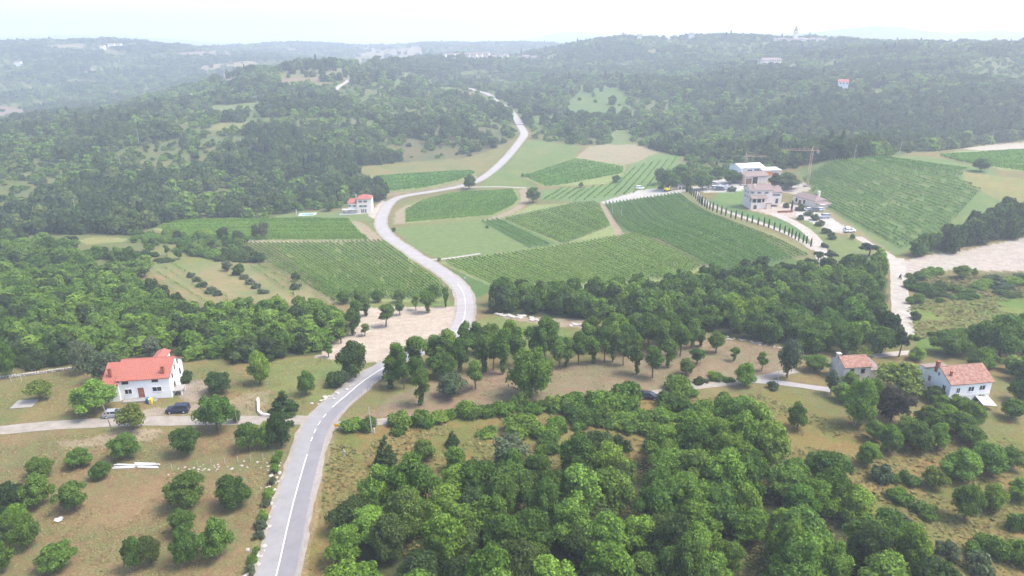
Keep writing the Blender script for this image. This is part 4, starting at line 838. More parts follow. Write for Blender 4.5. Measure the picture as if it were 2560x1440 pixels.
# the biggest in view stay single trees, the rest becomes the mass of the wood
def app(t): p = (t[0], t[1], float(ht(t[0], t[1]))); return t[2] * t[3] / max(20, depth_of(p)) ** 2
WOODS.sort(key=app, reverse=True)
NB = sum(1 for t in TREES if t[5] == 'broadleaf_tree')
MASS = []; used = 0
for t in WOODS:
    p = np.array(t[:2])
    if t[5] != 'thicket' and (((cx - p) ** 2).sum(1).min() < 2.5 ** 2): continue
    d = depth_of((t[0], t[1], 0)); uu = t[0] / d
    seen = abs(uu) < .80 and 40 < d and t[3] > 4.5
    if used < 300 - NB and seen and t[4] != 'olive': add_tree(*t[:5], t[5]); used += 1
    else: MASS.append(t)
rsx = np.random.default_rng(12)
for t in list(TREES):
    if t[5] == 'shrub' and t[2] > 2.2 and sum(1 for q_ in TREES if q_[5] == 'shrub') < 290:
        for k_ in range(2 if t[2] > 3.5 else 1):
            a_ = rsx.uniform(0, 6.28); n_ = list(t); n_[0] += math.cos(a_) * t[2] * .62; n_[1] += math.sin(a_) * t[2] * .4; n_[2] *= rsx.uniform(.45, .8); n_[3] *= rsx.uniform(.45, .85)
            if n_[8] and clear_of(np.array([n_[:2]]), 4.5, 1.6)[0]: TREES.append(n_)
CROWN_OBJ = {}
ti = 0
for x, y, wm, hm, kind, nm, lab, cat, grp in TREES:
    vs, nw, nh = SPEC[kind]; crown, trunk = vs[ti % len(vs)]; ti += 1
    z = float(ht(x, y)); sc = (wm / nw, wm / nw, hm / nh); rz = R.uniform(0, 6.28)
    tint = R.uniform(.85, 1.15); tc = (tint * R.uniform(.92, 1.08), tint, tint * R.uniform(.9, 1.1), 1)
    if trunk is None:
        o = link(nm, crown, None, (x, y, z - .05), rz, sc); tag(o, lab, cat, grp); o.color = tc; CROWN_OBJ.setdefault(crown.name, o)
    else:
        e = thing(nm, lab, cat, (x, y, z), rz, grp); e.scale = sc
        c = link('crown', crown, e); c.color = tc; CROWN_OBJ.setdefault(crown.name, c); link('trunk', trunk, e)

def instancer(name, pts, meshes, label):
    """one object: crowns set on points with their own turn and size"""
    P = np.array([p[:3] for p in pts], np.float32); n = len(P)
    me = bpy.data.meshes.new(name); me.vertices.add(n); me.vertices.foreach_set('co', P.ravel())
    for nm, ty, col, key in (('rz', 'FLOAT', 3, 'value'), ('vi', 'INT', 7, 'value')):
        a = me.attributes.new(nm, ty, 'POINT'); a.data.foreach_set(key, np.array([p[col] for p in pts], np.int32 if ty == 'INT' else np.float32))
    a = me.attributes.new('sc', 'FLOAT_VECTOR', 'POINT'); a.data.foreach_set('vector', np.array([p[4:7] for p in pts], np.float32).ravel())
    o = link(name, me); tag(o, label, kind='stuff')
    ng = bpy.data.node_groups.new(name + '_nodes', 'GeometryNodeTree'); ng.interface.new_socket('Geometry', in_out='INPUT', socket_type='NodeSocketGeometry')
    ng.interface.new_socket('Geometry', in_out='OUTPUT', socket_type='NodeSocketGeometry')
    N = ng.nodes; Lk = ng.links; gi = N.new('NodeGroupInput'); go = N.new('NodeGroupOutput'); ip = N.new('GeometryNodeInstanceOnPoints')
    ip.inputs['Pick Instance'].default_value = True; jn = N.new('GeometryNodeJoinGeometry')
    for m in reversed(meshes):
        ob = N.new('GeometryNodeObjectInfo'); ob.inputs['Object'].default_value = m; ob.inputs['As Instance'].default_value = False; ob.transform_space = 'ORIGINAL'
        g2 = N.new('GeometryNodeGeometryToInstance'); Lk.new(ob.outputs['Geometry'], g2.inputs[0]); Lk.new(g2.outputs[0], jn.inputs[0])
    def attr(nm, ty):
        a = N.new('GeometryNodeInputNamedAttribute'); a.data_type = ty; a.inputs['Name'].default_value = nm; return a
    cr = N.new('ShaderNodeCombineXYZ'); Lk.new(attr('rz', 'FLOAT').outputs['Attribute'], cr.inputs['Z'])
    Lk.new(gi.outputs[0], ip.inputs['Points']); Lk.new(jn.outputs[0], ip.inputs['Instance']); Lk.new(attr('vi', 'INT').outputs['Attribute'], ip.inputs['Instance Index'])
    Lk.new(cr.outputs[0], ip.inputs['Rotation']); Lk.new(attr('sc', 'FLOAT_VECTOR').outputs['Attribute'], ip.inputs['Scale']); Lk.new(ip.outputs[0], go.inputs[0])
    md = o.modifiers.new('scatter', 'NODES'); md.node_group = ng
    return o
# coarse crowns stand on real trees at the edge of the slopes, the mass repeats them
def stand(px, py, me, label, i):
    p = g1(px, py); e = thing('broadleaf_tree' if i < 5 else 'conifer_tree', label, 'tree', tuple(p), R.uniform(0, 6), 'trees on the edge of the far slope'); e.scale = (1, 1, 1)
    c = link('crown', me, e); link('trunk', SPEC['oak'][0][0][1], e); return c
FAR_SRC = [stand(470 + 30 * i, 540, m, 'tree at the foot of the wooded slope behind the upper vineyard', i) for i, m in enumerate(FARC)]
MID_SRC = [stand(*[(2290, 640), (2335, 620), (2370, 600), (2420, 580), (2470, 560)][i], m, 'tree in front of the dark wood above the sandy bank', 0) for i, m in enumerate(MIDC)]
for c in FAR_SRC + MID_SRC: pass
for c in MID_SRC: c.parent['group'] = 'trees above the sandy bank'

pts = []
for t in MASS:
    x, y, wm, hm = t[:4]; z = float(ht(x, y)); vi = {'bright': int(rng.choice([1, 3])), 'dark': 4}.get(t[4], int(rng.choice([0, 2, 3] if t[5] == 'leftwood' else [0, 2])))
    pts.append((x, y, z - .3, rng.uniform(0, 6.28), wm / 7.4, wm / 7.4, hm / 7.0, vi))
instancer('woodland', pts, MID_SRC, 'dense green woodland below the vineyards and behind the white house')

# wooded slopes: denser and finer near, coarser far
rs = np.random.default_rng(99); pts = []
for y0, y1, s in ((200, 620, 5.2), (620, 950, 6.2), (950, 1500, 8.2), (1500, 2860, 13.0)):
    half = y1 * .86 + 60
    X, Y = np.meshgrid(np.arange(-half, half, s), np.arange(y0, y1, s)); P = np.c_[X.ravel(), Y.ravel()] + rs.uniform(-.45, .45, (X.size, 2)) * s
    P = P[np.abs(P[:, 0]) < P[:, 1] * .83 + 60]
    P = P[inpoly(P[:, 0], P[:, 1], FAR_WOOD)]
    keep = np.ones(len(P), bool); sp = rs.random(len(P))
    n1 = (fbm(P[:, 0] / 9, P[:, 1] / 9, 31) - .47) * 12; n2 = (fbm(P[:, 0] / 9, P[:, 1] / 9, 57) - .47) * 12
    for pl, c, a, sf in CLEAR_W:
        m = inpoly(P[:, 0] + n1, P[:, 1] + n2, pl); keep &= ~m | (sp < sf)
    for pl, c, a, e in COVER_W: keep &= ~inpoly(P[:, 0], P[:, 1], pl)
    keep &= ~((fbm(P[:, 0] / 60, P[:, 1] / 60, 15) < .43) & (rs.random(len(P)) < .45))
    P = P[keep]; P = P[clear_of(P, 7.5, 5)]
    # skip ground that no nearby viewpoint can see (behind the ridges)
    zt = ht(P[:, 0], P[:, 1]) + 9; vis = np.ones(len(P), bool)
    for f in np.linspace(.12, .985, 60):
        zl = CAM_H + 12 + (zt - CAM_H - 12) * f; vis &= zl > ht(P[:, 0] * f, P[:, 1] * f) - 1
    P = P[vis]; zt = zt[vis] - 9
    dark = fbm(P[:, 0] / 60, P[:, 1] / 60, 15)
    for (x, y), z, dk in zip(P, zt, dark):
        wd = s * rs.uniform(.9, 2.0); h = min(wd, 10) * rs.uniform(.7, 1.05) * (1.2 if dk > .5 else .9)
        if dk < .43: wd *= .62; h *= .55
        vi = 5 if (rs.random() < (.04 if dk > .52 else .006)) else (int(rs.choice([3, 4, 3, 4, 0])) if dk > .515 else (int(rs.choice([0, 1, 2, 2])) if dk < .44 else int(rs.choice([0, 1, 0, 1, 2, 3]))))
        if vi == 5: wd *= .8; h *= 1.0
        pts.append((x, y, z - .4, rs.uniform(0, 6.28), wd / 7, wd / 7, h / 6.6, vi))
print('far trees', len(pts))
instancer('forest', pts, FAR_SRC, 'hazy mixed forest covering the hills beyond the vineyards')

# ------------------------------------------------------------------ vineyards: every row is a thing
POST = MB().box(-.05, .05, -.05, .05, -.2, 1.45).mesh('end_post', M['pole_pale'])
VR = {'n': 0}; VREST = [[], [], 0]
def resample(P, n):
    d = np.r_[0, np.cumsum(np.linalg.norm(np.diff(P, axis=0), axis=1))]; t = np.linspace(0, d[-1], n)
    return np.c_[np.interp(t, d, P[:, 0]), np.interp(t, d, P[:, 1])]
def vines(A, B, spacing, label, group, clip=None, hgt=1.1, wid=.12, dens=24, half=.135, posts=True, gaps=.0, tint=(1, 1, 1), seed=1, matname='vine', as_rest=False):
    rs = np.random.default_rng(seed)
    ga = ground(*np.array(dens_px(A, 6)).T)[:, :2]; gb = ground(*np.array(dens_px(B, 6)).T)[:, :2]
    n = 90; a = resample(ga, n); b = resample(gb, n)
    dr = (a[-1] - a[0]) / np.linalg.norm(a[-1] - a[0]); nr_ = np.array([-dr[1], dr[0]])
    rows = max(2, int(np.max(np.abs((b - a) @ nr_)) / spacing))
    cp = wpoly(clip, 3) if clip else None
    print(group, rows)
    for k in range(rows + 1):
        s = k / rows; L = a * (1 - s) + b * s
        if cp is not None:
            ok = inpoly(L[:, 0], L[:, 1], cp)
            if ok.sum() < 4: continue
            i = np.nonzero(ok)[0]; L = L[i[0]:i[-1] + 1]
        d = np.r_[0, np.cumsum(np.linalg.norm(np.diff(L, axis=0), axis=1))]; ln = d[-1]
        if ln < 4: continue
        m = int(ln * dens); t = rs.uniform(0, ln, m)
        vig = fbm(t / 6, np.full(m, k * 3.7 + seed), 5)
        if gaps: t = t[vig > gaps]; vig = vig[vig > gaps]; m = len(t)
        x = np.interp(t, d, L[:, 0]); y = np.interp(t, d, L[:, 1])
        i0 = np.clip(np.searchsorted(d, t), 1, len(L) - 1); dv = L[i0] - L[i0 - 1]; dv /= np.linalg.norm(dv, axis=1)[:, None] + 1e-9
        nv = np.c_[dv[:, 1], -dv[:, 0]]; side = rs.normal(0, 1, m) * wid * (.6 + .6 * vig); zz = .22 + (hgt - .22) * rs.random(m) ** .7 * (.8 + .4 * vig)
        P = np.c_[x + nv[:, 0] * side, y + nv[:, 1] * side, ht(x, y) + zz]
        N_ = np.c_[nv * np.sign(side)[:, None] * 1.0, np.full(m, .75)] + rs.normal(size=(m, 3)) * .45
        V, F = cards(P, N_, half, rs)
        zl = ht(L[:, 0], L[:, 1]); wv = np.r_[np.c_[L, zl + .58], np.c_[L, zl + .66]]; nn = len(L); ii = np.arange(nn - 1)      # trellis wire carries the row
        F = np.r_[F, np.c_[ii, ii + 1, ii + 1 + nn, ii + nn] + len(V)]; V = np.r_[V, wv]
        if VR['n'] >= 298 or as_rest:
            VREST[0].append(V); VREST[1].append(F + VREST[2]); VREST[2] += len(V); continue
        VR['n'] += 1
        mid = L[len(L) // 2]; org = np.array([mid[0], mid[1], float(ht(*mid))])
        o = link('vine_row', mesh_np('vine_row', V - org, F, M[matname]), None, tuple(org)); tag(o, label, 'vine row', group); o.color = (*tint, 1)
        if posts:
            for e in (L[0], L[-1]): link('end_post', POST, o, tuple(np.array([e[0], e[1], float(ht(*e))]) - org))
vines([(592, 608), (838, 754)], [(955, 602), (1165, 758)], 1.62, 'vine row of the sloping field between the bleached road and the sandy lot', 'vine rows above the sandy lot',
      [(588, 604), (960, 598), (1103, 706), (1118, 742), (1080, 752), (960, 748), (838, 757), (740, 700)], gaps=.24, seed=1)
vines([(1108, 654), (1300, 745)], [(1590, 583), (1800, 680)], 1.72, 'vine row of the broad field bordering the wood and the mown meadow', 'vine rows above the wood',
      [(1106, 652), (1590, 581), (1690, 608), (1768, 662), (1700, 694), (1560, 708), (1400, 716), (1240, 718), (1170, 690)], seed=2, tint=(1.12, 1.08, .95))
vines([(1257, 547), (1412, 611)], [(1478, 500), (1575, 545)], 1.8, 'vine row of the field beside the mown meadow', 'vine rows beside the mown meadow',
      [(1255, 546), (1330, 514), (1482, 506), (1498, 512), (1537, 586), (1407, 611)], seed=3, tint=(1.05, 1.05, 1))
vines([(1206, 554), (1328, 619)], [(1240, 549), (1372, 613)], 2.4, 'vine row of the narrow strip at the edge of the mown meadow', 'vine rows of the narrow strip', None, seed=4)
vines([(1514, 509), (1546, 560), (1582, 581), (1642, 598), (1722, 636), (1805, 678)], [(1694, 483), (1722, 506), (1767, 534), (1852, 566), (1942, 601), (2018, 640)], 1.95,
      'curving vine row of the field below the cypress drive', 'curving vine rows below the cypress drive', None, seed=5, gaps=.2, tint=(.92, 1, 1.02))
vines([(370, 552), (885, 547)], [(370, 602), (935, 602)], 2.1, 'dense vine row of the level field below the villa with the pool', 'vine rows below the villa',
      [(386, 569), (450, 552), (560, 546), (870, 548), (922, 600), (700, 601), (560, 601), (465, 592)], seed=6, wid=.22, dens=18, half=.17, tint=(1.12, 1.06, .95), posts=False)
vines([(1000, 478), (1310, 468)], [(1000, 562), (1310, 536)], 2.2, 'dense vine row of the rounded field inside the road bend', 'vine rows inside the road bend',
      [(1013, 557), (1011, 526), (1060, 501), (1130, 483), (1284, 475), (1297, 500), (1285, 514), (1230, 540), (1110, 549)], seed=7, wid=.22, dens=17, half=.18, posts=False)
vines([(1962, 458), (2290, 640)], [(2205, 393), (2490, 434)], 2.9, 'vine row of the hillside field rising behind the estate', 'vine rows on the hillside behind the estate',
      [(1992, 432), (2060, 405), (2250, 390), (2330, 394), (2420, 420), (2400, 450), (2540, 510), (2500, 540), (2385, 572), (2330, 598), (2245, 628), (2180, 592), (2060, 512), (2030, 478)], seed=8, gaps=.3, dens=14, half=.19, tint=(.95, 1.02, 1.0))
vines([(368, 668), (522, 762)], [(430, 662), (572, 748)], 3.0, 'sparse vine row in the small strip field', 'sparse vine rows in the strip field', None, seed=9, gaps=.42, dens=8, hgt=1.5)
vines([(628, 668), (738, 742)], [(662, 660), (764, 722)], 2.6, 'vine row of the small plot beside the olive bushes', 'vine rows of the small plot', None, seed=10, gaps=.3, dens=10, hgt=1.6)
vines([(1304, 442), (1440, 396)], [(1358, 470), (1600, 425)], 2.5, 'vine row of the field beyond the vineyard track', 'vine rows beyond the vineyard track',
      [(1306, 441), (1438, 398), (1562, 412), (1555, 435), (1525, 458), (1362, 466)], seed=11, dens=8, half=.28, posts=False, tint=(.9, 1, 1.05))
vines([(1335, 515), (1425, 460)], [(1655, 472), (1712, 388)], 4.2, 'thin vine row of the striped field beyond the gravel yard', 'thin vine rows of the striped field',
      [(1352, 500), (1362, 476), (1520, 463), (1560, 437), (1602, 385), (1700, 390), (1690, 425), (1640, 470), (1560, 490), (1500, 505)], seed=12, dens=7, half=.28, posts=False, gaps=.25, tint=(1.15, 1.1, 1))
vines([(920, 437), (1195, 422)], [(965, 482), (1205, 449)], 2.5, 'vine row of the field above the road bend', 'vine rows above the road bend',
      [(932, 441), (1178, 427), (1188, 433), (1150, 450), (1060, 470), (976, 478)], seed=13, dens=8, half=.3, wid=.55, posts=False, tint=(.85, .95, 1))
vines([(2345, 390), (2620, 372)], [(2400, 406), (2620, 442)], 2.4, 'vine row of the field beside the far sandy clearing', 'vine rows beside the far clearing',
      [(2346, 389), (2400, 379), (2610, 376), (2610, 436), (2480, 419), (2400, 404)], seed=14, dens=8, half=.3, wid=.55, posts=False, as_rest=True)
print('vine rows', VR['n'])
if VREST[0]:
    o = link('distant_vines', mesh_np('distant_vines', np.concatenate(VREST[0]), np.concatenate(VREST[1]), M['vine'])); tag(o, 'green rows of the farthest vineyards', kind='stuff')

# ------------------------------------------------------------------ rough grass and weeds (uncountable)
def tufts(polys, n, label, name, hr=(.25, .6), matname='grass', seed=5, avoid=3.2):
    rs = np.random.default_rng(seed); A = []
    for pp in polys:
        W = wpoly(pp, 3); x0, y0 = W.min(0); x1, y1 = W.max(0); P = np.c_[rs.uniform(x0, x1, n), rs.uniform(y0, y1, n)]
        P = P[inpoly(P[:, 0], P[:, 1], W)]; A.append(P)
    P = np.concatenate(A); P = P[fbm(P[:, 0] / 7, P[:, 1] / 7, 44) > .42]; P = P[clear_of(P, avoid, 2.0)]; m = len(P); h = rs.uniform(*hr, (m, 1)); a = rs.uniform(0, 6.28, m)
    B = np.c_[P, ht(P[:, 0], P[:, 1])]; t = np.c_[np.cos(a), np.sin(a), np.zeros(m)] * h * .9
    b_ = a + 1.57 + rs.uniform(-.5, .5, m); up = np.c_[np.cos(b_) * 1.3, np.sin(b_) * 1.3, rs.uniform(.3, .75, m)] * h
    V = np.stack([B - t * .5, B + t * .5, B + t * .45 + up * rs.uniform(.6, 1, (m, 1)), B - t * .55 + up * rs.uniform(.6, 1, (m, 1))], 1).reshape(-1, 3)
    tag(link(name, mesh_np(name, V, np.arange(4 * m).reshape(m, 4), M[matname])), label, kind='stuff')
tufts([[(830, 1110), (900, 1072), (1500, 1015), (1900, 985), (2100, 1060), (2600, 1100), (2700, 1500), (760, 1500)]], 26000, 'tall dry grass of the rough slope', 'rough_grass')
tufts([[(0, 930), (850, 895), (740, 1035), (0, 1050)], [(0, 1090), (690, 1075), (620, 1440), (-60, 1440)]], 12000, 'short dry grass of the fields round the red-roofed house', 'field_grass', (.1, .3), seed=6)
tufts([[(930, 1035), (1200, 935), (1770, 860), (1950, 870), (1900, 940), (1470, 995)]], 5000, 'low weeds on the brown floor of the grove', 'grove_weeds', (.1, .35), seed=7)
tufts([[(2270, 745), (2560, 720), (2650, 870), (2280, 865)], [(2290, 690), (2560, 690), (2560, 740), (2290, 745)]], 7000, 'weeds and grass beside the gravel lane', 'lane_weeds', (.3, .8), seed=8)

# ------------------------------------------------------------------ buildings
def tile_slope(a, b, c, d, pitch=.36, course=.42, amp=.035):
    """a,b along the eave, c,d along the ridge (b->c, a->d up the slope): barrel tiles laid in courses"""
    a, b, c, d = [np.array(p, float) for p in (a, b, c, d)]
    W = np.linalg.norm(b - a); Lh = np.linalg.norm(d - a); nu = max(4, int(W / pitch)) * 3; nv = max(2, int(Lh / course)) * 2
    nrm = np.cross(b - a, d - a); nrm /= np.linalg.norm(nrm)
    V = []
    for j in range(nv + 1):
        t = j / nv; p0 = a + (d - a) * t; p1 = b + (c - b) * t; st = .03 if j % 2 == 0 else 0.0
        for i in range(nu + 1):
            s = i / nu; V.append(p0 + (p1 - p0) * s + nrm * (amp * abs(math.sin(math.pi * i / 3)) + st))
    F = [(j * (nu + 1) + i, j * (nu + 1) + i + 1, (j + 1) * (nu + 1) + i + 1, (j + 1) * (nu + 1) + i) for j in range(nv) for i in range(nu)]
    return V, F
def gable_roof(root, x0, x1, y0, y1, z, rise, material, over=.35, ridge_y=None, axis='x', thick=.12, name='roof', hip=0.0):
    ry = (y0 + y1) / 2 if ridge_y is None else ridge_y
    X0, X1, Y0, Y1 = x0 - over, x1 + over, y0 - over, y1 + over; k0 = rise / (ry - y0); k1 = rise / (y1 - ry)
    zf = z - k0 * over; zb = z - k1 * over; zr = z + rise; m = MB(); H = hip
    fr = [(X0, Y0, zf), (X1, Y0, zf), (X1 - H, ry, zr), (X0 + H, ry, zr)]; bk = [(X1, Y1, zb), (X0, Y1, zb), (X0 + H, ry, zr), (X1 - H, ry, zr)]
    up = lambda q, t: [(p[0], p[1], p[2] + t) for p in q]
    for q in (fr, bk): m.hexa(q, up(q, thick)); m.add(*tile_slope(*up(q, thick + .012)))
    if H:
        for q in ([(X0, Y1, zb), (X0, Y0, zf), (X0 + H, ry, zr), (X0 + H, ry + .01, zr)], [(X1, Y0, zf), (X1, Y1, zb), (X1 - H, ry + .01, zr), (X1 - H, ry, zr)]):
            m.add(up(q[:3], thick + .02), [(0, 1, 2)]); m.add(q[:3], [(2, 1, 0)])
    m.tube([(X0 + H, ry, zr + thick + .02), (X1 - H, ry, zr + thick + .02)], .11, 6)
    return m.build(name, material, root)
def gable_walls(root, x0, x1, y0, y1, zb, z, rise, material, ridge_y=None, hip=False):
    ry = (y0 + y1) / 2 if ridge_y is None else ridge_y; m = MB()
    m.box(x0, x1, y0, y1, zb, z)
    if not hip: m.add([(x0, y0, z), (x1, y0, z), (x1, y1, z), (x0, y1, z), (x0, ry, z + rise), (x1, ry, z + rise)], [(0, 4, 3), (1, 2, 5), (0, 1, 5, 4), (2, 3, 4, 5)])
    return m.build('wall', material, root)
def window(root, c, w_, h_, face, frame='frame_white', shutters=False, name='window'):
    """face: 'f' front (-y), 'l' left (-x), 'r' right (+x), 'b' back; c = centre of the opening on the wall plane"""
    rot = {'f': 0, 'r': math.pi / 2, 'b': math.pi, 'l': -math.pi / 2}[face]
    p = MB().box(-w_ / 2, w_ / 2, -.02, .03, -h_ / 2, h_ / 2).build(name, M['glass'], root, c, rot)
    t = .09; m = MB()
    m.box(-w_ / 2 - t, w_ / 2 + t, -.07, .01, h_ / 2, h_ / 2 + t); m.box(-w_ / 2 - t, w_ / 2 + t, -.12, .01, -h_ / 2 - t, -h_ / 2)
    m.box(-w_ / 2 - t, -w_ / 2, -.07, .01, -h_ / 2, h_ / 2); m.box(w_ / 2, w_ / 2 + t, -.07, .01, -h_ / 2, h_ / 2); m.box(-.03, .03, -.045, .0, -h_ / 2, h_ / 2)
    m.build('frame', M[frame], p)
    if shutters:
        for s in (-1, 1): MB().box(s * (w_ / 2 + t + w_ * .25) - w_ * .25, s * (w_ / 2 + t + w_ * .25) + w_ * .25, -.06, -.005, -h_ / 2, h_ / 2).build('shutter', M['shutter'], p)
    return p
def door(root, c, w_, h_, face, material='door'):
    rot = {'f': 0, 'r': math.pi / 2, 'b': math.pi, 'l': -math.pi / 2}[face]
    d = MB().box(-w_ / 2, w_ / 2, -.05, .03, 0, h_).build('door', M[material], root, c, rot)
    m = MB(); m.box(-w_ / 2 - .1, -w_ / 2, -.09, .02, 0, h_); m.box(w_ / 2, w_ / 2 + .1, -.09, .02, 0, h_); m.box(-w_ / 2 - .1, w_ / 2 + .1, -.09, .02, h_, h_ + .1); m.build('frame', M['frame_dark'], d)
    MB().box(w_ * .3, w_ * .38, -.1, -.051, h_ * .45, h_ * .5).build('handle', M['rim'], d); return d
def chimney(root, roof, x, y, z0, z1, s=.55, material='brick', cap='white'):
    c = MB().box(x - s / 2, x + s / 2, y - s / 2, y + s / 2, z0, z1).build('chimney', M[material], roof)
    m = MB().box(x - s * .65, x + s * .65, y - s * .65, y + s * .65, z1 + .22, z1 + .36)
    for sx in (-1, 1):
        for sy in (-1, 1): m.box(x + sx * s * .38 - .07, x + sx * s * .38 + .07, y + sy * s * .38 - .07, y + sy * s * .38 + .07, z1, z1 + .22)
    return c, m
def chim(root, roof, *a, **k):
    c, m = chimney(root, roof, *a, **k); mat_ = M[k.get('cap', 'brick')]; c.data.materials.append(mat_)
    n0 = len(c.data.polygons); me = c.data; bm = bmesh.new(); bm.from_mesh(me); vs = [bm.verts.new(v) for v in m.v]
    for f in m.f: bm.faces.new([vs[i] for i in f]).material_index = 1
    bm.to_mesh(me); bm.free()

def house_red():
    p = g1(304, 1001); h = thing('house', 'white two-storey house with a bright red tiled roof beside the dirt track', 'house', tuple(p), math.radians(9))
    zb, z = -.6, 4.7
    gable_walls(h, 0, 10.1, 0, 9.2, zb, z, 2.55, M['plaster'])
    rf = gable_roof(h, 0, 10.1, 0, 9.2, z, 2.55, M['tile_red'])
    MB().box(-2.9, -.003, -.35, 6.8, zb, 3.9).build('wing_wall', M['plaster'], h)
    m = MB(); qa = [(-3.2, -.75, 3.86), (.25, -.75, 3.86), (.25, 4.3, 6.86), (-3.0, 4.3, 6.86)]; up = [(a, b, c + .12) for a, b, c in qa]; m.hexa(qa, up); m.add(*tile_slope(*[(a, b, c + .014) for a, b, c in up]))
    qb = [(.25, 7.2, 4.9), (-3.2, 7.2, 4.9), (-3.0, 4.3, 6.86), (.25, 4.3, 6.86)]; m.hexa(qb, [(a, b, c + .12) for a, b, c in qb]); m.build('wing_roof', M['tile_red'], h)
    MB().add([(-2.9, -.35, 3.9), (-2.9, 6.8, 3.9), (-2.9, 4.3, 6.8), (-2.9, 6.8, 4.9)], [(0, 2, 1), (1, 2, 3)]).build('wing_gable', M['plaster'], h)
    m = MB(); q = [(5.6, 5.2, 7.0), (8.2, 5.2, 7.0), (8.2, 9.6, 6.9), (5.6, 9.6, 6.9)]; m.box(5.8, 8.0, 5.0, 8.9, 4.8, 6.55)
    m.build('dormer_wall', M['plaster'], h)
    m = MB(); m.hexa([(5.5, 4.6, 6.75), (6.9, 4.6, 7.3), (6.9, 9.2, 7.3), (5.5, 9.2, 6.75)], [(5.5, 4.6, 6.87), (6.9, 4.6, 7.42), (6.9, 9.2, 7.42), (5.5, 9.2, 6.87)])
    m.hexa([(6.9, 4.6, 7.3), (8.3, 4.6, 6.75), (8.3, 9.2, 6.75), (6.9, 9.2, 7.3)], [(6.9, 4.6, 7.42), (8.3, 4.6, 6.87), (8.3, 9.2, 6.87), (6.9, 9.2, 7.42)]); m.build('dormer_roof', M['tile_red'], h)
    chim(h, rf, 8.9, .9, 4.6, 6.6); chim(h, rf, -1.6, 1.2, 4.6, 6.7)
    window(h, (1.4, 0, 4.15), 1.1, .65, 'f', 'frame_dark'); window(h, (7.3, 0, 4.2), 1.1, .65, 'f', 'frame_dark')
    window(h, (1.7, 0, 1.95), 1.35, 1.05, 'f'); window(h, (7.4, 0, 2.1), 1.75, 1.0, 'f')
    door(h, (4.2, 0, .45), .95, 2.1, 'f')
    for y, zz, a, b in ((2.1, 4.0, .5, .9), (4.2, 5.1, .5, .9), (6.3, 5.4, .5, .9), (7.0, 2.7, .7, 1.2)): window(h, (10.1, y, zz), a, b, 'r', 'frame_dark')
    door(h, (10.1, 2.6, .2), .8, 2.0, 'r', 'frame_dark')
    MB().box(.8, 6.2, -1.7, -.003, -.3, .4).build('terrace', M['concrete'], h)
    MB().box(10.12, 12.1, .6, 3.4, .9, 1.05).build('porch_slab', M['concrete'], h)
    for y in (.9, 3.1): MB().box(11.7, 11.9, y, y + .2, -.6, .9).build('porch_post', M['plaster'], h)
    m = MB(); [m.box(6.25 + .35 * i, 6.6 + .35 * i, -1.5, -.3, -.4, .3 - .14 * i) for i in range(5)]; m.build('steps', M['concrete'], h)
house_red()
def house_right():
    p = g1(2366, 1014); h = thing('house', 'white house with a weathered pinkish tiled roof at the end of the dirt track', 'house', tuple(p), math.radians(9))
    z = 5.0; gable_walls(h, 0, 9.6, 0, 7.4, -.8, z, 2.15, M['plaster']); rf = gable_roof(h, 0, 9.6, 0, 7.4, z, 2.15, M['tile_old'])
    chim(h, rf, .1, 4.6, 5.6, 7.7, s=.6); chim(h, rf, .9, 1.6, 5.2, 6.7, s=.35)
    window(h, (1.9, 0, 3.4), .75, 1.1, 'f'); window(h, (4.9, 0, 3.5), 1.25, 1.0, 'f'); window(h, (7.5, 0, 3.6), 1.25, 1.0, 'f')
    window(h, (0, 3.6, 5.6), .5, .8, 'l'); window(h, (0, 1.6, 3.3), .8, 1.3, 'l'); window(h, (0, 5.8, 3.4), .7, 1.2, 'l')
    MB().box(-.06, 9.66, -.06, 7.46, 2.0, 2.12).build('band', M['plaster_old'], h)
    door(h, (8.2, 0, -.6), 1.1, 2.0, 'f', 'frame_dark')
    MB().hexa([(5.8, -2.9, 1.15), (8.6, -3.4, 1.0), (9.0, -.02, 1.75), (6.2, -.02, 1.8)], [(5.8, -2.9, 1.25), (8.6, -3.4, 1.1), (9.0, -.02, 1.85), (6.2, -.02, 1.9)]).build('awning', M['white'], h)
    for x, y in ((5.95, -2.8), (8.5, -3.25)): MB().tube([(x, y, -.6), (x, y, 1.05)], .05).build('awning_post', M['white'], h)
    MB().hexa([(.5, 7.42, 4.9), (6, 7.42, 4.9), (6, 10, 4.6), (.5, 10, 4.6)], [(.5, 7.42, 5.0), (6, 7.42, 5.0), (6, 10, 4.7), (.5, 10, 4.7)]).build('rear_roof', M['tile_pale'], h)
    MB().box(.7, 5.8, 7.42, 9.8, -.8, 4.6).build('rear_wall', M['plaster'], h)
house_right()
def house_small():
    p = g1(2106, 957); h = thing('house', 'small old stone house with a faded tiled roof and a squat chimney', 'house', tuple(p), math.radians(7))
    gable_walls(h, 0, 6.3, 0, 5.4, -.5, 3.7, 1.5, M['plaster_old']); rf = gable_roof(h, 0, 6.3, 0, 5.4, 3.7, 1.5, M['tile_old'], over=.2)
    chim(h, rf, .15, 3.2, 3.4, 5.5, s=.75, material='plaster_old', cap='plaster_old')
    window(h, (1.8, 0, 2.9), .7, .8, 'f', 'frame_dark'); window(h, (4.4, 0, 2.7), .75, .95, 'f', 'frame_dark'); door(h, (3.1, 0, -.3), .95, 2.0, 'f', 'wood')
    MB().box(6.31, 9.0, .6, 5.0, -.5, 2.5).build('annex_wall', M['plaster_old'], h)
    MB().hexa([(6.2, .3, 2.45), (9.2, .3, 2.45), (9.2, 5.2, 3.2), (6.2, 5.2, 3.2)], [(6.2, .3, 2.57), (9.2, .3, 2.57), (9.2, 5.2, 3.32), (6.2, 5.2, 3.32)]).build('annex_roof', M['tile_pale'], h)
house_small()
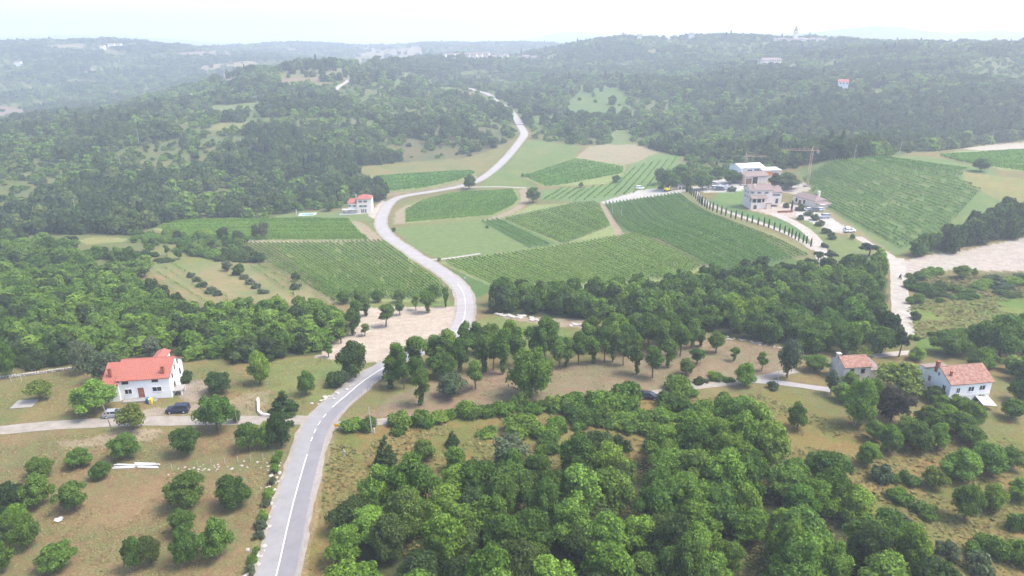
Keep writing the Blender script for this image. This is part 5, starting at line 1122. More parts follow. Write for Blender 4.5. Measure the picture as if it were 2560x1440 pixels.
def villa():
    p = g1(894, 533); h = thing('villa', 'cream three-storey villa with red hipped roof above the level vineyard', 'villa', tuple(p), math.radians(4))
    gable_walls(h, 0, 7.8, 0, 8, -1, 7.9, 1, M['plaster_warm'], hip=True); rf = gable_roof(h, 0, 7.8, 0, 8, 7.9, 1.6, M['tile_red'], hip=3.0)
    MB().box(-5.1, -.003, 1, 7.5, -1, 5.4).build('wing_wall', M['plaster_warm'], h)
    m = MB(); q = [(-5.5, .6, 5.3), (-.01, .6, 5.3), (-.01, 4.2, 7.3), (-4.4, 4.2, 7.3)]; m.hexa(q, [(a, b, c + .12) for a, b, c in q]); q = [(-.01, 7.8, 5.3), (-5.5, 7.8, 5.3), (-4.4, 4.2, 7.3), (-.01, 4.2, 7.3)]; m.hexa(q, [(a, b, c + .12) for a, b, c in q])
    m.add([(-5.5, .6, 5.42), (-4.4, 4.2, 7.42), (-5.5, 7.8, 5.42)], [(0, 1, 2)]); m.build('wing_roof', M['tile_red'], h)
    chim(h, rf, -.9, 4.5, 6.6, 9.2, s=.6, material='white', cap='white')
    for x, zz in ((1.9, 6.5), (4.6, 6.5), (2.1, 3.9), (4.3, 3.9)): window(h, (x, 0, zz), .95, 1.15, 'f', shutters=True)
    for x in (-4.2, -1.6): window(h, (x, 1, 3.9), .9, 1.1, 'f', shutters=True)
    for x in (2.4, 3.4, 4.5): window(h, (x, 0, 1.2), .75, 2.0, 'f', 'frame_white')
    for zz in (6.4, 3.8): window(h, (7.8, 4, zz), .9, 1.1, 'r')
    m = MB().box(-8.2, .2, -1.6, 1, 2.3, 2.45); m.build('terrace_roof', M['white'], h)
    for x in (-8.0, -5.6, -3.2, -.9): MB().box(x, x + .25, -1.5, -1.25, -.6, 2.3).build('terrace_post', M['white'], h)
    MB().box(-9.5, 9, -2.4, -.003, -.9, .05).build('terrace', M['white'], h)
villa()
def pool():
    p = g1(769, 536); t = thing('swimming_pool', 'blue swimming pool with a pale paved surround beside the villa lawn', 'pool', tuple(p), math.radians(8))
    m = MB(); m.box(-4.6, 4.6, -3.2, -1.9, -.3, .14); m.box(-4.6, 4.6, 1.9, 3.2, -.3, .14); m.box(-4.6, -3.1, -1.9, 1.9, -.3, .14); m.box(3.1, 4.6, -1.9, 1.9, -.3, .14); m.build('surround', M['white'], t)
    MB().box(-3.1, 3.1, -1.9, 1.9, -.4, .02).build('water', M['water'], t)
    MB().box(-6.4, -5.9, 1.2, 1.7, -.3, 2.6).build('shower_post', M['white'], t)
pool()
def estate():
    p = g1(1875, 523); h = thing('stone_house', 'large pale stone estate house with arcaded porch and shuttered windows', 'house', tuple(p), math.radians(3))
    gable_walls(h, 0, 10.6, 2.2, 10.2, -1, 8.3, 2.1, M['stone_wall']); rf = gable_roof(h, 0, 10.6, 2.2, 10.2, 8.3, 2.1, M['tile_pale'], over=.3)
    gable_walls(h, 10.61, 15.8, 3.2, 10.2, 1.2, 7.2, 1.9, M['stone_wall']); gable_roof(h, 10.9, 15.8, 3.2, 10.2, 7.2, 1.9, M['tile_pale'], over=.28, name='wing_roof')
    chim(h, rf, 2.7, 4.2, 8.6, 10.6, s=.6, material='plaster_warm', cap='plaster_warm')
    MB().box(0.1, 7.2, -.4, 2.19, -1, 3.0).build('porch_base', M['stone_wall'], h)
    for x in (.1, 2.4, 4.7, 6.8): MB().box(x, x + .4, -.4, 0, 3.0, 5.0).build('porch_pillar', M['stone_wall'], h)
    MB().box(.5, 6.8, .9, 1.3, 3.0, 5.0).build('porch_glazing', M['glass'], h)
    q = [(-.2, -.8, 4.95), (7.5, -.8, 4.95), (7.5, 2.2, 6.0), (-.2, 2.2, 6.0)]; MB().hexa(q, [(a, b, c + .12) for a, b, c in q]).add(*tile_slope(*[(a, b, c + .14) for a, b, c in q])).build('porch_roof', M['tile_pale'], h)
    for x in (1.2, 4.4, 7.9): window(h, (x, 2.2, 7.2), .85, 1.0, 'f', shutters=True)
    for y in (4.6, 7.4):
        for zz in (7.1, 4.9): window(h, (0, y, zz), .8, 1.05, 'l', shutters=True)
    window(h, (0, 6.2, 9.3), .5, .7, 'l')
    for x in (12.2, 14.0): window(h, (x, 3.2, 5.9), .85, 1.0, 'f', shutters=True)
    door(h, (13.7, 3.2, 1.9), 1.0, 2.1, 'f', 'frame_dark')
    # arched cellar door
    m = MB(); n = 8; pts = [(-.8, 0), (.8, 0), (.8, 1.5)] + [(.8 * math.cos(a), 1.5 + .8 * math.sin(a)) for a in [math.pi * k / n for k in range(1, n)]] + [(-.8, 1.5)]
    m.add([(x, 0, z) for x, z in pts], [tuple(range(len(pts)))]); m.build('arched_door', M['frame_dark'], h, (2.1, -.43, -.2))
    MB().box(6.9, 9.6, -1.2, .6, 2.6, 2.75).build('pergola_top', M['wood'], h)
    for x in (7.0, 9.4): MB().box(x, x + .15, -1.15, -1.0, -.5, 2.6).build('pergola_post', M['wood'], h)
    p = g1(1981, 507); b = thing('stone_house', 'long low stone house with hipped roof and round chimney behind the estate car park', 'house', tuple(p), math.radians(-66))
    gable_walls(b, 0, 13, 0, 7, -1, 3.6, 1, M['stone_wall'], hip=True); rf = gable_roof(b, 0, 13, 0, 7, 3.6, 1.7, M['tile_pale'], hip=2.4)
    for x in (2.2, 7.0): window(b, (x, 0, 1.9), .9, 1.6, 'f', 'frame_dark')
    door(b, (4.4, 0, -.4), 1.3, 2.6, 'f', 'wood'); chim(b, rf, 10.5, 4.8, 4.0, 7.0, s=.9, material='stone_wall', cap='stone_wall')
    MB().box(13.01, 16.5, 1, 6.5, -1, 2.4).build('annex_wall', M['stone_wall'], b)
    MB().hexa([(12.9, .6, 2.4), (17, .6, 2.1), (17, 6.9, 2.3), (12.9, 6.9, 2.9)], [(12.9, .6, 2.55), (17, .6, 2.25), (17, 6.9, 2.45), (12.9, 6.9, 3.05)]).build('annex_roof', M['tile_pale'], b)
    p = g1(1862, 461); b = thing('barn', 'brown-roofed barn with a bay shaded by a dark panel behind the stone estate house', 'barn', tuple(p), math.radians(16))
    gable_walls(b, 0, 14, 0, 8, -1, 4.2, 1.6, M['plaster_old']); gable_roof(b, 0, 14, 0, 8, 4.2, 1.6, M['tile_pale'], over=.6)
    MB().box(4.6, 7.6, -.06, .02, -.5, 3.6).build('bay_shade_panel', M['dark'], b); MB().box(.4, 4.0, -.06, .02, -.5, 3.0).build('gate', M['wood'], b)  # dark panel on the wall stands in for the shade inside the bay
    p = g1(1850, 446); b = thing('barn', 'large pale grey metal-roofed shed with strip windows on the estate', 'barn', tuple(p), math.radians(14))
    gable_walls(b, 0, 15, 0, 12, -1, 5.6, 1.6, M['plaster']); gable_roof(b, 0, 15, 0, 12, 5.6, 1.6, M['sheet_grey'], over=.4)
    for x in (5.6, 9.8): window(b, (x, 0, 4.3), 3.2, .8, 'f', 'frame_white')
    p = g1(1905, 446); b = thing('lean_to', 'white flat-roofed lean-to beside the grey shed', 'shed', tuple(p), math.radians(8))
    MB().box(0, 11, 0, 7, -1, 4.4).build('wall', M['plaster_old'], b); MB().hexa([(-.3, -.5, 4.4), (11.4, -.5, 4.3), (11.4, 7.3, 4.9), (-.3, 7.3, 5.0)], [(-.3, -.5, 4.55), (11.4, -.5, 4.45), (11.4, 7.3, 5.05), (-.3, 7.3, 5.15)]).build('roof', M['white'], b)
    MB().box(1, 6, -.05, .02, 1.5, 3.5).build('opening', M['orange'], b)
    p = g1(1694, 474); b = thing('hut', 'tiny stone hut at the top of the curving vineyard', 'hut', tuple(p), math.radians(-10))
    gable_walls(b, 0, 2.4, 0, 2.6, -.3, 2.2, .6, M['stone_wall']); gable_roof(b, 0, 2.4, 0, 2.6, 2.2, .6, M['tile_pale'], over=.15); door(b, (1.2, 0, -.2), .8, 1.7, 'f', 'frame_dark')
    # garden wall and terrace
    p = g1(1955, 532); MB().box(-3, 5, 0, .35, -.5, 1.0)
    w_ = thing('garden_wall', 'low brick garden wall round the estate courtyard', 'wall', tuple(p), math.radians(8)); MB().box(-2, 5.2, 0, .35, -.5, .9).build('wall', M['brick'], w_); MB().box(-2.05, 5.25, -.05, .4, .9, 1.0).build('coping', M['concrete'], w_)
estate()
def crane(px, py, Hm, jib, cj, ang, label):
    p = g1(px, py); t = thing('tower_crane', label, 'crane', tuple(p), ang)
    m = MB(); s = .5
    for sx in (-s, s):
        for sy in (-s, s): m.tube([(sx, sy, 0), (sx, sy, Hm)], .07, 4)
    k = 0
    while k < Hm - 1:
        for a, b in (((-s, -s), (s, -s)), ((s, -s), (s, s)), ((s, s), (-s, s)), ((-s, s), (-s, -s))): m.tube([(*a, k), (*b, k + 1.1)], .035, 3)
        k += 1.1
    m.build('mast', M['steel'], t)
    m = MB(); z = Hm
    for sy in (-.4, .4): m.tube([(-cj, sy, z), (jib, sy, z)], .06, 4)
    m.tube([(-1, 0, z + .9), (jib * .97, 0, z + .6)], .05, 4)
    x = -cj
    while x < jib - 1: m.tube([(x, -.4, z), (x + .6, 0, z + .75)], .03, 3); m.tube([(x + .6, 0, z + .75), (x + 1.2, .4, z)], .03, 3); x += 1.2
    m.build('jib', M['steel'], t)
    MB().tube([(0, 0, Hm), (0, 0, Hm + 2.6)], [.35, .08], 4).build('tower_head', M['steel'], t)
    m = MB().tube([(0, 0, Hm + 2.5), (jib * .7, 0, Hm + .7)], .03, 3); m.tube([(0, 0, Hm + 2.5), (-cj * .9, 0, Hm + .1)], .03, 3); m.build('tie_cable', M['steel'], t)
    MB().box(-cj, -cj + 1.2, -.6, .6, Hm - 1.4, Hm - .1).build('counterweight', M['concrete'], t)
    MB().box(-1.4, 1.4, -1.4, 1.4, -.4, .4).build('base', M['concrete'], t)
crane(1858, 463, 15.5, 10.5, 1.5, math.radians(-6), 'slim tower crane with short jib in front of the barns')
crane(2018, 465, 18.5, 15.5, 3.5, math.radians(172), 'taller tower crane with long jib behind the long low house')

# far villages and lone houses
def far_house(px, py, W, D, Hh, rise, rz, wallm, roofm, label, group=None, lift=0, name='house'):
    p = g1(px, py); h = thing(name, label, 'house', (p[0], p[1], p[2] + lift), rz, group)
    gable_walls(h, -W / 2, W / 2, -D / 2, D / 2, -3, Hh, rise, M[wallm])
    o = .4; k = rise / (D / 2); m = MB()
    for s in (-1, 1):
        q = [(-W / 2 - o, s * (D / 2 + o), Hh - k * o), (W / 2 + o, s * (D / 2 + o), Hh - k * o), (W / 2 + o, 0, Hh + rise), (-W / 2 - o, 0, Hh + rise)]
        if s > 0: q = [q[1], q[0], q[3], q[2]]
        m.hexa(q, [(a, b, c + .15) for a, b, c in q])
    m.build('roof', M[roofm], h)
    for x in np.arange(-W / 2 + 1.6, W / 2 - 1, 2.8): MB().box(x - .4, x + .4, -D / 2 - .05, -D / 2 + .02, Hh - 2.1, Hh - .8).build('window', M['glass'], h)
    return h
for px, py, W in [(1112, 145, 10), (1130, 146, 16), (1150, 147, 14), (1168, 148, 12), (1185, 148, 14), (1200, 147, 12), (1216, 147, 15), (1235, 149, 12), (1253, 150, 10), (1265, 148, 12), (1315, 152, 16), (1335, 153, 14)]:
    far_house(px, py, W * .75, 8, R.uniform(4, 6), 1.8, R.uniform(-.5, .5), R.choice(['plaster_warm', 'stone_wall', 'plaster_old']), 'tile_pale', 'pale village house with tiled roof on the far knoll beside the cypresses', 'houses of the village on the knoll', lift=2.5)
for px, py, W in [(1650, 99, 16), (1665, 98, 20), (1680, 97, 22), (1697, 97, 18), (1712, 97, 16), (1728, 100, 14), (1530, 102, 18), (1560, 101, 16), (1598, 101, 12)]:
    far_house(px, py, W * .65, 9, R.uniform(4, 6.5), 2.0, R.uniform(-.4, .4), R.choice(['plaster_warm', 'stone_wall']), 'tile_pale', 'village house on the far ridge beside the church tower', 'houses of the village on the ridge', lift=5)
for px, py, W in [(1940, 107, 14), (1955, 108, 16), (1975, 107, 18), (1992, 107, 24), (2010, 107, 18), (2030, 106, 16), (2046, 108, 14), (2062, 108, 12), (1985, 109, 14)]:
    far_house(px, py, W * .6, 8, R.uniform(3.2, 5), 1.8, R.uniform(-.4, .4), R.choice(['stone_wall', 'plaster_old']), 'tile_pale', 'house of the hamlet on the wooded skyline', 'houses of the skyline hamlet', lift=2)
for px, py, W in [(258, 124, 12), (280, 120, 18), (298, 120, 16), (48, 166, 14), (620, 140, 14), (645, 143, 12), (95, 298, 18)]:
    far_house(px, py, W * .75, 8, 5, 1.8, R.uniform(-.4, .4), 'plaster', 'tile_pale', 'white farmhouse on the hazy hill across the valley', 'farmhouses across the valley', lift=3)
far_house(2104, 230, 8.5, 8, 7.5, 2, -.3, 'plaster', 'tile_red', 'white house standing alone in the forest of the hillside', lift=2)
far_house(1925, 168, 24, 9, 6, 2.2, .1, 'stone_wall', 'tile_pale', 'long pinkish house in a forest clearing', lift=3); far_house(1886, 167, 9, 8, 5, 2, -.3, 'plaster', 'tile_pale', 'small white house beside the long house in the forest clearing', lift=3)
def church(px, py, Hh, label, lift):
    p = g1(px, py); t = thing('church_tower', label, 'tower', (p[0], p[1], p[2] + lift), .1)
    MB().box(-2.6, 2.6, -2.6, 2.6, -4, Hh).build('shaft', M['stone_wall'], t); MB().tube([(0, 0, Hh), (0, 0, Hh + 9)], [3.6, .1], 4).build('spire', M['tile_pale'], t)
    for s in (-1, 1): MB().box(s * 1.1 - .5, s * 1.1 + .5, -2.66, -2.5, Hh - 4, Hh - 1.2).build('belfry_shade_panel', M['dark'], t)  # dark panels on the shaft paint the shade of the belfry openings
church(1636, 99, 17, 'pointed church tower on the ridge village skyline', 4); church(1986, 107, 13, 'church tower of the hamlet on the wooded skyline', 5)
# pale terrace wall on the hill
lw = px_line([(536, 257), (580, 255), (620, 252), (668, 249)], 3, 2)
p0 = lw[len(lw) // 2]; zz = ht(lw[:, 0], lw[:, 1]); V = []
m = MB()
for i in range(len(lw) - 1):
    a, b = lw[i], lw[i + 1]; za, zb = zz[i], zz[i + 1]; th_ = .5
    m.hexa([(a[0], a[1], za - .5), (b[0], b[1], zb - .5), (b[0], b[1] + th_, zb - .5), (a[0], a[1] + th_, za - .5)], [(a[0], a[1], za + 3.5), (b[0], b[1], zb + 3.5), (b[0], b[1] + th_, zb + 3.5), (a[0], a[1] + th_, za + 3.5)])
tag(m.build('retaining_wall', M['white']), 'long white retaining wall across the far hillside', 'wall')

# ------------------------------------------------------------------ vehicles
def loft(m, secs):
    """secs: list of (x, half width, z0, z1) -> closed body with chamfered upper edges"""
    n = len(secs); v = []
    for x, hw, z0, z1 in secs:
        c = min(.12, (z1 - z0) * .3); v += [(x, -hw, z0), (x, -hw, z1 - c), (x, -hw + c, z1), (x, hw - c, z1), (x, hw, z1 - c), (x, hw, z0)]
    f = []
    for i in range(n - 1):
        for k in range(6): a = i * 6 + k; b = i * 6 + (k + 1) % 6; f.append((a, b, b + 6, a + 6))
    f.append(tuple(range(5, -1, -1))); f.append(tuple(range((n - 1) * 6, n * 6))); m.add(v, f); return m
CARK = {
    'suv': dict(L=4.6, hw=.92, body=[(-2.3, .80, .45, .95), (-2.15, .90, .35, 1.10), (-.9, .92, .30, 1.12), (.9, .92, .30, 1.12), (1.9, .90, .32, 1.02), (2.25, .80, .42, .85)], cab=(-2.1, 1.0, -1.95, .35, 1.12, 1.76)),
    'hatch': dict(L=4.1, hw=.86, body=[(-2.05, .74, .40, .90), (-1.9, .84, .30, 1.0), (-.8, .86, .26, 1.0), (.9, .86, .26, .98), (1.75, .82, .28, .86), (2.05, .70, .38, .70)], cab=(-1.85, 1.15, -1.35, .25, .98, 1.48)),
    'van': dict(L=4.8, hw=.95, body=[(-2.4, .88, .45, 1.15), (-2.3, .95, .35, 1.25), (-.9, .95, .30, 1.25), (1.0, .95, .30, 1.2), (2.0, .92, .32, 1.05), (2.4, .82, .42, .85)], cab=(-2.35, 1.35, -2.25, .7, 1.25, 1.95)),
}
CM = {}
def car_meshes(kind, col):
    k = (kind, col)
    if k in CM: return CM[k]
    s = CARK[kind]; pm = mat('paint_%s_%d' % (kind, len(CM)), col, .25, .6); hw = s['hw']
    body = MB(); loft(body, s['body']); x0, x1, t0, t1, z0, z1 = s['cab']; w0, w1 = hw - .06, hw - .2
    body.hexa([(t0, -w1, z1 - .06), (t1, -w1, z1 - .06), (t1, w1, z1 - .06), (t0, w1, z1 - .06)], [(t0 + .05, -w1 + .04, z1), (t1 - .1, -w1 + .04, z1), (t1 - .1, w1 - .04, z1), (t0 + .05, w1 - .04, z1)])
    for xx0, xx1 in ((t0, x0), ((t0 + t1) / 2, (x0 + x1) / 2 - .1), (t1, x1)):     # pillars
        for sy in (-1, 1): body.tube([(xx0, sy * w1, z1 - .03), (xx1, sy * w0, z0)], .05, 4)
    gl = MB(); gl.hexa([(x0 + .03, -w0 + .02, z0 - .02), (x1 - .03, -w0 + .02, z0 - .02), (x1 - .03, w0 - .02, z0 - .02), (x0 + .03, w0 - .02, z0 - .02)], [(t0 + .02, -w1 + .01, z1 - .05), (t1 - .02, -w1 + .01, z1 - .05), (t1 - .02, w1 - .01, z1 - .05), (t0 + .02, w1 - .01, z1 - .05)])
    ty = MB().tube([(0, -.11, 0), (0, .11, 0)], .33, 14); rm = MB().tube([(0, -.12, 0), (0, .12, 0)], .19, 10)
    hl = MB().box(-.06, .05, -.18, .18, -.08, .08)
    CM[k] = dict(body=body.mesh('body', pm), glass=gl.mesh('windows', M['glass']), tyre=ty.mesh('tyre', M['rubber']), rim=rm.mesh('rim', M['rim']), hl=hl.mesh('headlight', M['lamp']), tl=hl.mesh('tail_light', M['tile_red'])); return CM[k]
def car(px, py, rz, kind, col, label, group=None, p=None):
    p = g1(px, py) if p is None else p; s = CARK[kind]; me = car_meshes(kind, col); t = thing('van' if kind == 'van' else 'car', label, 'van' if kind == 'van' else 'car', (p[0], p[1], p[2] + .05), rz, group)
    b = link('body', me['body'], t); link('windows', me['glass'], t)
    for x in (-s['L'] * .30, s['L'] * .30):
        for sy in (-1, 1): w_ = link('wheel', me['tyre'], t, (x, sy * (s['hw'] - .08), .33)); link('rim', me['rim'], w_)
    zf = s['body'][-1][3] - .12
    for sy in (-1, 1): link('headlight', me['hl'], t, (s['L'] / 2 - .12, sy * s['hw'] * .62, zf)); link('tail_light', me['tl'], t, (-s['L'] / 2 + .05, sy * s['hw'] * .66, .85))
car(446, 1030, math.radians(186), 'suv', (.012, .022, .05), 'dark blue off-road car parked in front of the white house')
car(1622, 996, math.radians(-12), 'hatch', (.015, .015, .022), 'black hatchback parked on the narrow dirt track')
car(287, 1041, math.radians(10), 'hatch', (.30, .31, .33), 'grey car half hidden under the big tree by the utility pole')
for px, py, rz, k, c, l in [(2048, 527, 2.9, 'hatch', (.75, .75, .75), 'white hatchback at the annex of the long stone house'), (2034, 529, 3.0, 'suv', (.10, .10, .12), 'dark estate car beside the long stone house'), (2018, 527, 3.0, 'hatch', (.72, .72, .72), 'white car nearest the courtyard cypress'),
                            (2060, 545, 3.14, 'van', (.42, .44, .50), 'grey-blue van parked alone on the pale car park'), (2121, 575, .25, 'hatch', (.78, .78, .78), 'rear white car at the end of the pale car park'), (2124, 580, .15, 'suv', (.80, .80, .80), 'front white car at the end of the pale car park')]:
    car(px, py, rz, k, c, l)
for i, (zx, zy) in enumerate([(600, 505), (640, 500), (655, 520), (690, 512), (700, 535), (735, 545), (760, 530), (735, 510), (690, 495), (840, 520), (830, 545), (775, 555), (930, 440), (1000, 425), (960, 455)]):
    car(1640 + zx / 4.8, 360 + zy / 4.8, R.uniform(-.5, .5) + (3.14 if i % 3 == 0 else 0), ['hatch', 'suv', 'van'][i % 3], [(.75, .75, .75), (.35, .36, .38), (.6, .6, .62), (.12, .13, .16)][i % 4], 'car parked among others in the gravel yard left of the barns' if False else 'vehicle parked among others in the gravel yard beside the barns', 'vehicles in the estate yard')
def excavator(px, py, rz, label):
    p = g1(px, py); t = thing('excavator', label, 'excavator', tuple(p), rz)
    for s in (-1, 1): loft(MB(), [(-1.7, .28, .1, .5), (-1.3, .28, 0, .8), (1.3, .28, 0, .8), (1.7, .28, .1, .5)]).build('crawler', M['rubber'], t, (0, s * .95, 0))
    loft(MB(), [(-1.8, .9, .9, 1.7), (-1.2, 1.1, .85, 2.0), (.6, 1.1, .85, 1.9), (1.1, 1.0, .9, 1.5)]).build('housing', M['yellow'], t)
    MB().hexa([(-.1, .1, 1.9), (1.2, .1, 1.5), (1.2, 1.0, 1.5), (-.1, 1.0, 1.9)], [(0, .15, 2.9), (.9, .15, 2.9), (.9, .95, 2.9), (0, .95, 2.9)]).build('cab', M['glass'], t)
    MB().tube([(.8, -.4, 1.6), (2.6, -.4, 3.8), (4.4, -.4, 3.0)], [.25, .25, .18], 5).build('boom', M['yellow'], t)
    MB().tube([(4.3, -.4, 3.1), (4.9, -.4, 1.2)], [.16, .13], 5).build('stick', M['yellow'], t); MB().hexa([(4.4, -.8, .4), (5.2, -.8, .4), (5.2, 0, .4), (4.4, 0, .4)], [(4.6, -.8, 1.2), (5.4, -.8, 1.1), (5.4, 0, 1.1), (4.6, 0, 1.2)]).build('bucket', M['steel'], t)
excavator(1668, 478, .6, 'yellow excavator on the pale gravel yard above the curving vineyard')
car(1600, 473, .1, 'van', (.78, .78, .76), 'white van parked on the pale gravel yard above the vineyards')
def bike(px, py):
    p = g1(px, py); rz = math.radians(-95); t = thing('motorcycle', 'dark motorcycle riding down the straight gravel lane', 'motorcycle', (p[0], p[1], p[2] + .05), rz)
    for x in (-.68, .68): w_ = MB().tube([(0, -.06, 0), (0, .06, 0)], .32, 12).build('wheel', M['rubber'], t, (x, 0, .32)); MB().tube([(0, -.07, 0), (0, .07, 0)], .16, 8).build('rim', M['rim'], w_)
    loft(MB(), [(-.75, .1, .75, .85), (-.3, .14, .45, .85), (.25, .16, .4, 1.0), (.55, .08, .7, .95)]).build('frame', M['dark'], t); MB().tube([(.35, -.36, 1.08), (.42, 0, 1.05), (.35, .36, 1.08)], .025, 5).build('handlebar', M['dark'], t)
    MB().tube([(.66, 0, .34), (.42, 0, 1.0)], .05, 6).build('fork', M['rim'], t)
    # rider: one continuous skinned body, seated, hands on the bar
    J = [((-.18, 0, .92), .15), ((-.12, 0, 1.15), .15), ((-.02, 0, 1.38), .17), ((.04, 0, 1.52), .07), ((.09, 0, 1.66), .115), ((.10, 0, 1.78), .08),
         ((.02, .20, 1.42), .075), ((.14, .30, 1.20), .055), ((.34, .33, 1.10), .04), ((.02, -.20, 1.42), .075), ((.14, -.30, 1.20), .055), ((.34, -.33, 1.10), .04),
         ((-.12, .13, .88), .105), ((.24, .24, .78), .08), ((.06, .22, .42), .055), ((.18, .22, .36), .045), ((-.12, -.13, .88), .105), ((.24, -.24, .78), .08), ((.06, -.22, .42), .055), ((.18, -.22, .36), .045)]
    E = [(0, 1), (1, 2), (2, 3), (3, 4), (4, 5), (2, 6), (6, 7), (7, 8), (2, 9), (9, 10), (10, 11), (0, 12), (12, 13), (13, 14), (14, 15), (0, 16), (16, 17), (17, 18), (18, 19)]
    me = bpy.data.meshes.new('person'); me.from_pydata([j[0] for j in J], E, []); me.materials.append(M['dark'])
    o = link('person', me, None, (p[0], p[1], p[2] + .05), rz); tag(o, 'rider in dark clothing seated on the motorcycle on the gravel lane', 'person')
    md = o.modifiers.new('skin', 'SKIN'); sv = me.skin_vertices[0].data
    for i, j in enumerate(J): sv[i].radius = (j[1], j[1])
    sv[0].use_root = True; o.modifiers.new('sub', 'SUBSURF').levels = 1; o.modifiers['sub'].render_levels = 2
    hm = MB(); hm.tube([(.10, 0, 1.60), (.11, 0, 1.70), (.10, 0, 1.80), (.10, 0, 1.83)], [.12, .145, .11, .03], 10); hm.build('helmet', M['white'], o)
bike(2250, 697)

# ------------------------------------------------------------------ poles, posts, signs
def pole(px, py, h, lean, label, arms=1, r=.13, material='pole', group=None):
    p = g1(px, py); t = thing('utility_pole', label, 'pole', tuple(p), 0, group); lx = lean
    MB().tube([(0, 0, -.5), (lx * .5, 0, h * .5), (lx, 0, h)], [r, r * .85, r * .65], 8).build('post', M[material], t)
    for a in range(arms): MB().box(lx - .8, lx + .8, -.05, .05, h - .35 - a * .6, h - .22 - a * .6).build('crossarm', M['pole'], t)
    for s in ((-.7, 0, .7) if arms else (0,)): MB().tube([(lx + s, 0, h - .22), (lx + s, 0, h - .02)], .04, 5).build('insulator', M['white'], t)
pole(281, 1077, 5.9, -.75, 'leaning wooden utility pole beside the dirt track and the yellow-green tree', 0)
pole(596, 1068, 5.3, -.3, 'thin wooden pole behind the junction trees', 0, .09)
pole(930, 1081, 5.6, -.3, 'wooden pole rising from the hedge at the start of the narrow track', 0, .1, 'pole_pale')
pole(1942, 968, 4.6, 0, 'pale pole at the fork of the dirt track', 0, .08, 'pole_pale')
for a in [(2248, 389, 6.5), (2367, 374, 6), (2476, 364, 7.5), (2135, 398, 6), (1553, 541, 5.5), (1530, 538, 7.0)]: pole(a[0], a[1], a[2] * (1.3 if a[1] < 400 else 1), .1, 'pale power pole on the crest of the hillside vineyard' if a[1] < 400 else 'slim pale pole at the edge of the curving vineyard', 1 if a[1] < 400 else 0, .14, 'pole_pale', 'power poles on the crest' if a[1] < 400 else 'poles by the curving vineyard')
for a in [(305, 432), (349, 365), (412, 280), (195, 555)]: pole(a[0], a[1], 12, 0, 'power pole rising out of the wooded slope', 1, .16, 'pole_pale', 'power poles in the wooded slope')
PM = MB().tube([(0, 0, -.3), (0, 0, 1.3)], [.06, .05], 6).mesh('fence_post', M['pole_pale'])
for i, (px, py) in enumerate([(495, 1168), (529, 1163), (563, 1160), (595, 1156), (627, 1152), (658, 1149), (686, 1146), (430, 1175)]):
    p = g1(px, py); tag(link('fence_post', PM, None, tuple(p), R.uniform(0, 3)), 'pale fence post standing across the dry brown field', 'post', 'fence posts across the brown field')
PM2 = MB().tube([(0, 0, -.3), (0, 0, 1.2)], [.05, .04], 5).mesh('fence_post', M['pole'])
for px, py in [(672, 1215), (665, 1240), (656, 1275), (648, 1298), (640, 1322), (633, 1352), (626, 1378), (618, 1400), (610, 1425)]: tag(link('fence_post', PM2, None, tuple(g1(px, py)), 0), 'dark fence post along the overgrown wall by the road', 'post', 'fence posts along the overgrown wall')
for px, py in [(898, 998), (905, 990), (920, 980), (935, 970), (948, 961)]: tag(link('fence_post', PM2, None, tuple(g1(px, py)), 0), 'thin roadside post at the edge of the grove bend', 'post', 'posts at the grove bend')
p = g1(861, 1143); t = thing('marker_post', 'pale wooden T-shaped marker post on the rough grass by the road', 'post', tuple(p)); MB().box(-.07, .07, -.07, .07, -.3, 1.7).build('post', M['pole_pale'], t); MB().box(-.3, .3, -.09, .09, 1.1, 1.25).build('crossbar', M['pole_pale'], t)
p = g1(936, 1082); t = thing('marker_post', 'short white marker post in front of the track hedge', 'post', tuple(p)); MB().tube([(0, 0, -.2), (0, 0, .95)], [.16, .13], 8).build('post', M['white'], t); MB().tube([(0, 0, .95), (0, 0, 1.05)], [.17, .08], 8).build('cap', M['white'], t)
p = g1(2463, 1045); t = thing('marker_post', 'white leaning post on the lawn below the white house with faded roof', 'post', tuple(p)); MB().tube([(0, 0, -.2), (.12, 0, 1.6)], .08, 8).build('post', M['white'], t); MB().box(-.1, .1, -.1, .1, -.05, .08).build('foot', M['concrete'], t)
p = g1(844, 1078); t = thing('road_sign', 'orange-yellow rectangular sign on posts beside the junction', 'sign', tuple(p), math.radians(-8))
MB().box(-.62, .62, -.02, .02, .95, 1.6).build('panel', M['sign'], t)
for s in (-.4, .4): MB().tube([(s, .04, -.2), (s, .04, 1.55)], .03, 6).build('post', M['pole_pale'], t)
p = g1(1163, 705); t = thing('road_sign', 'small pale square sign at the roadside below the broad vineyard', 'sign', tuple(p), .2); MB().box(-.4, .4, -.02, .02, 1.3, 2.0).build('panel', M['white'], t); MB().tube([(0, .04, -.2), (0, .04, 1.9)], .035, 6).build('post', M['pole_pale'], t)

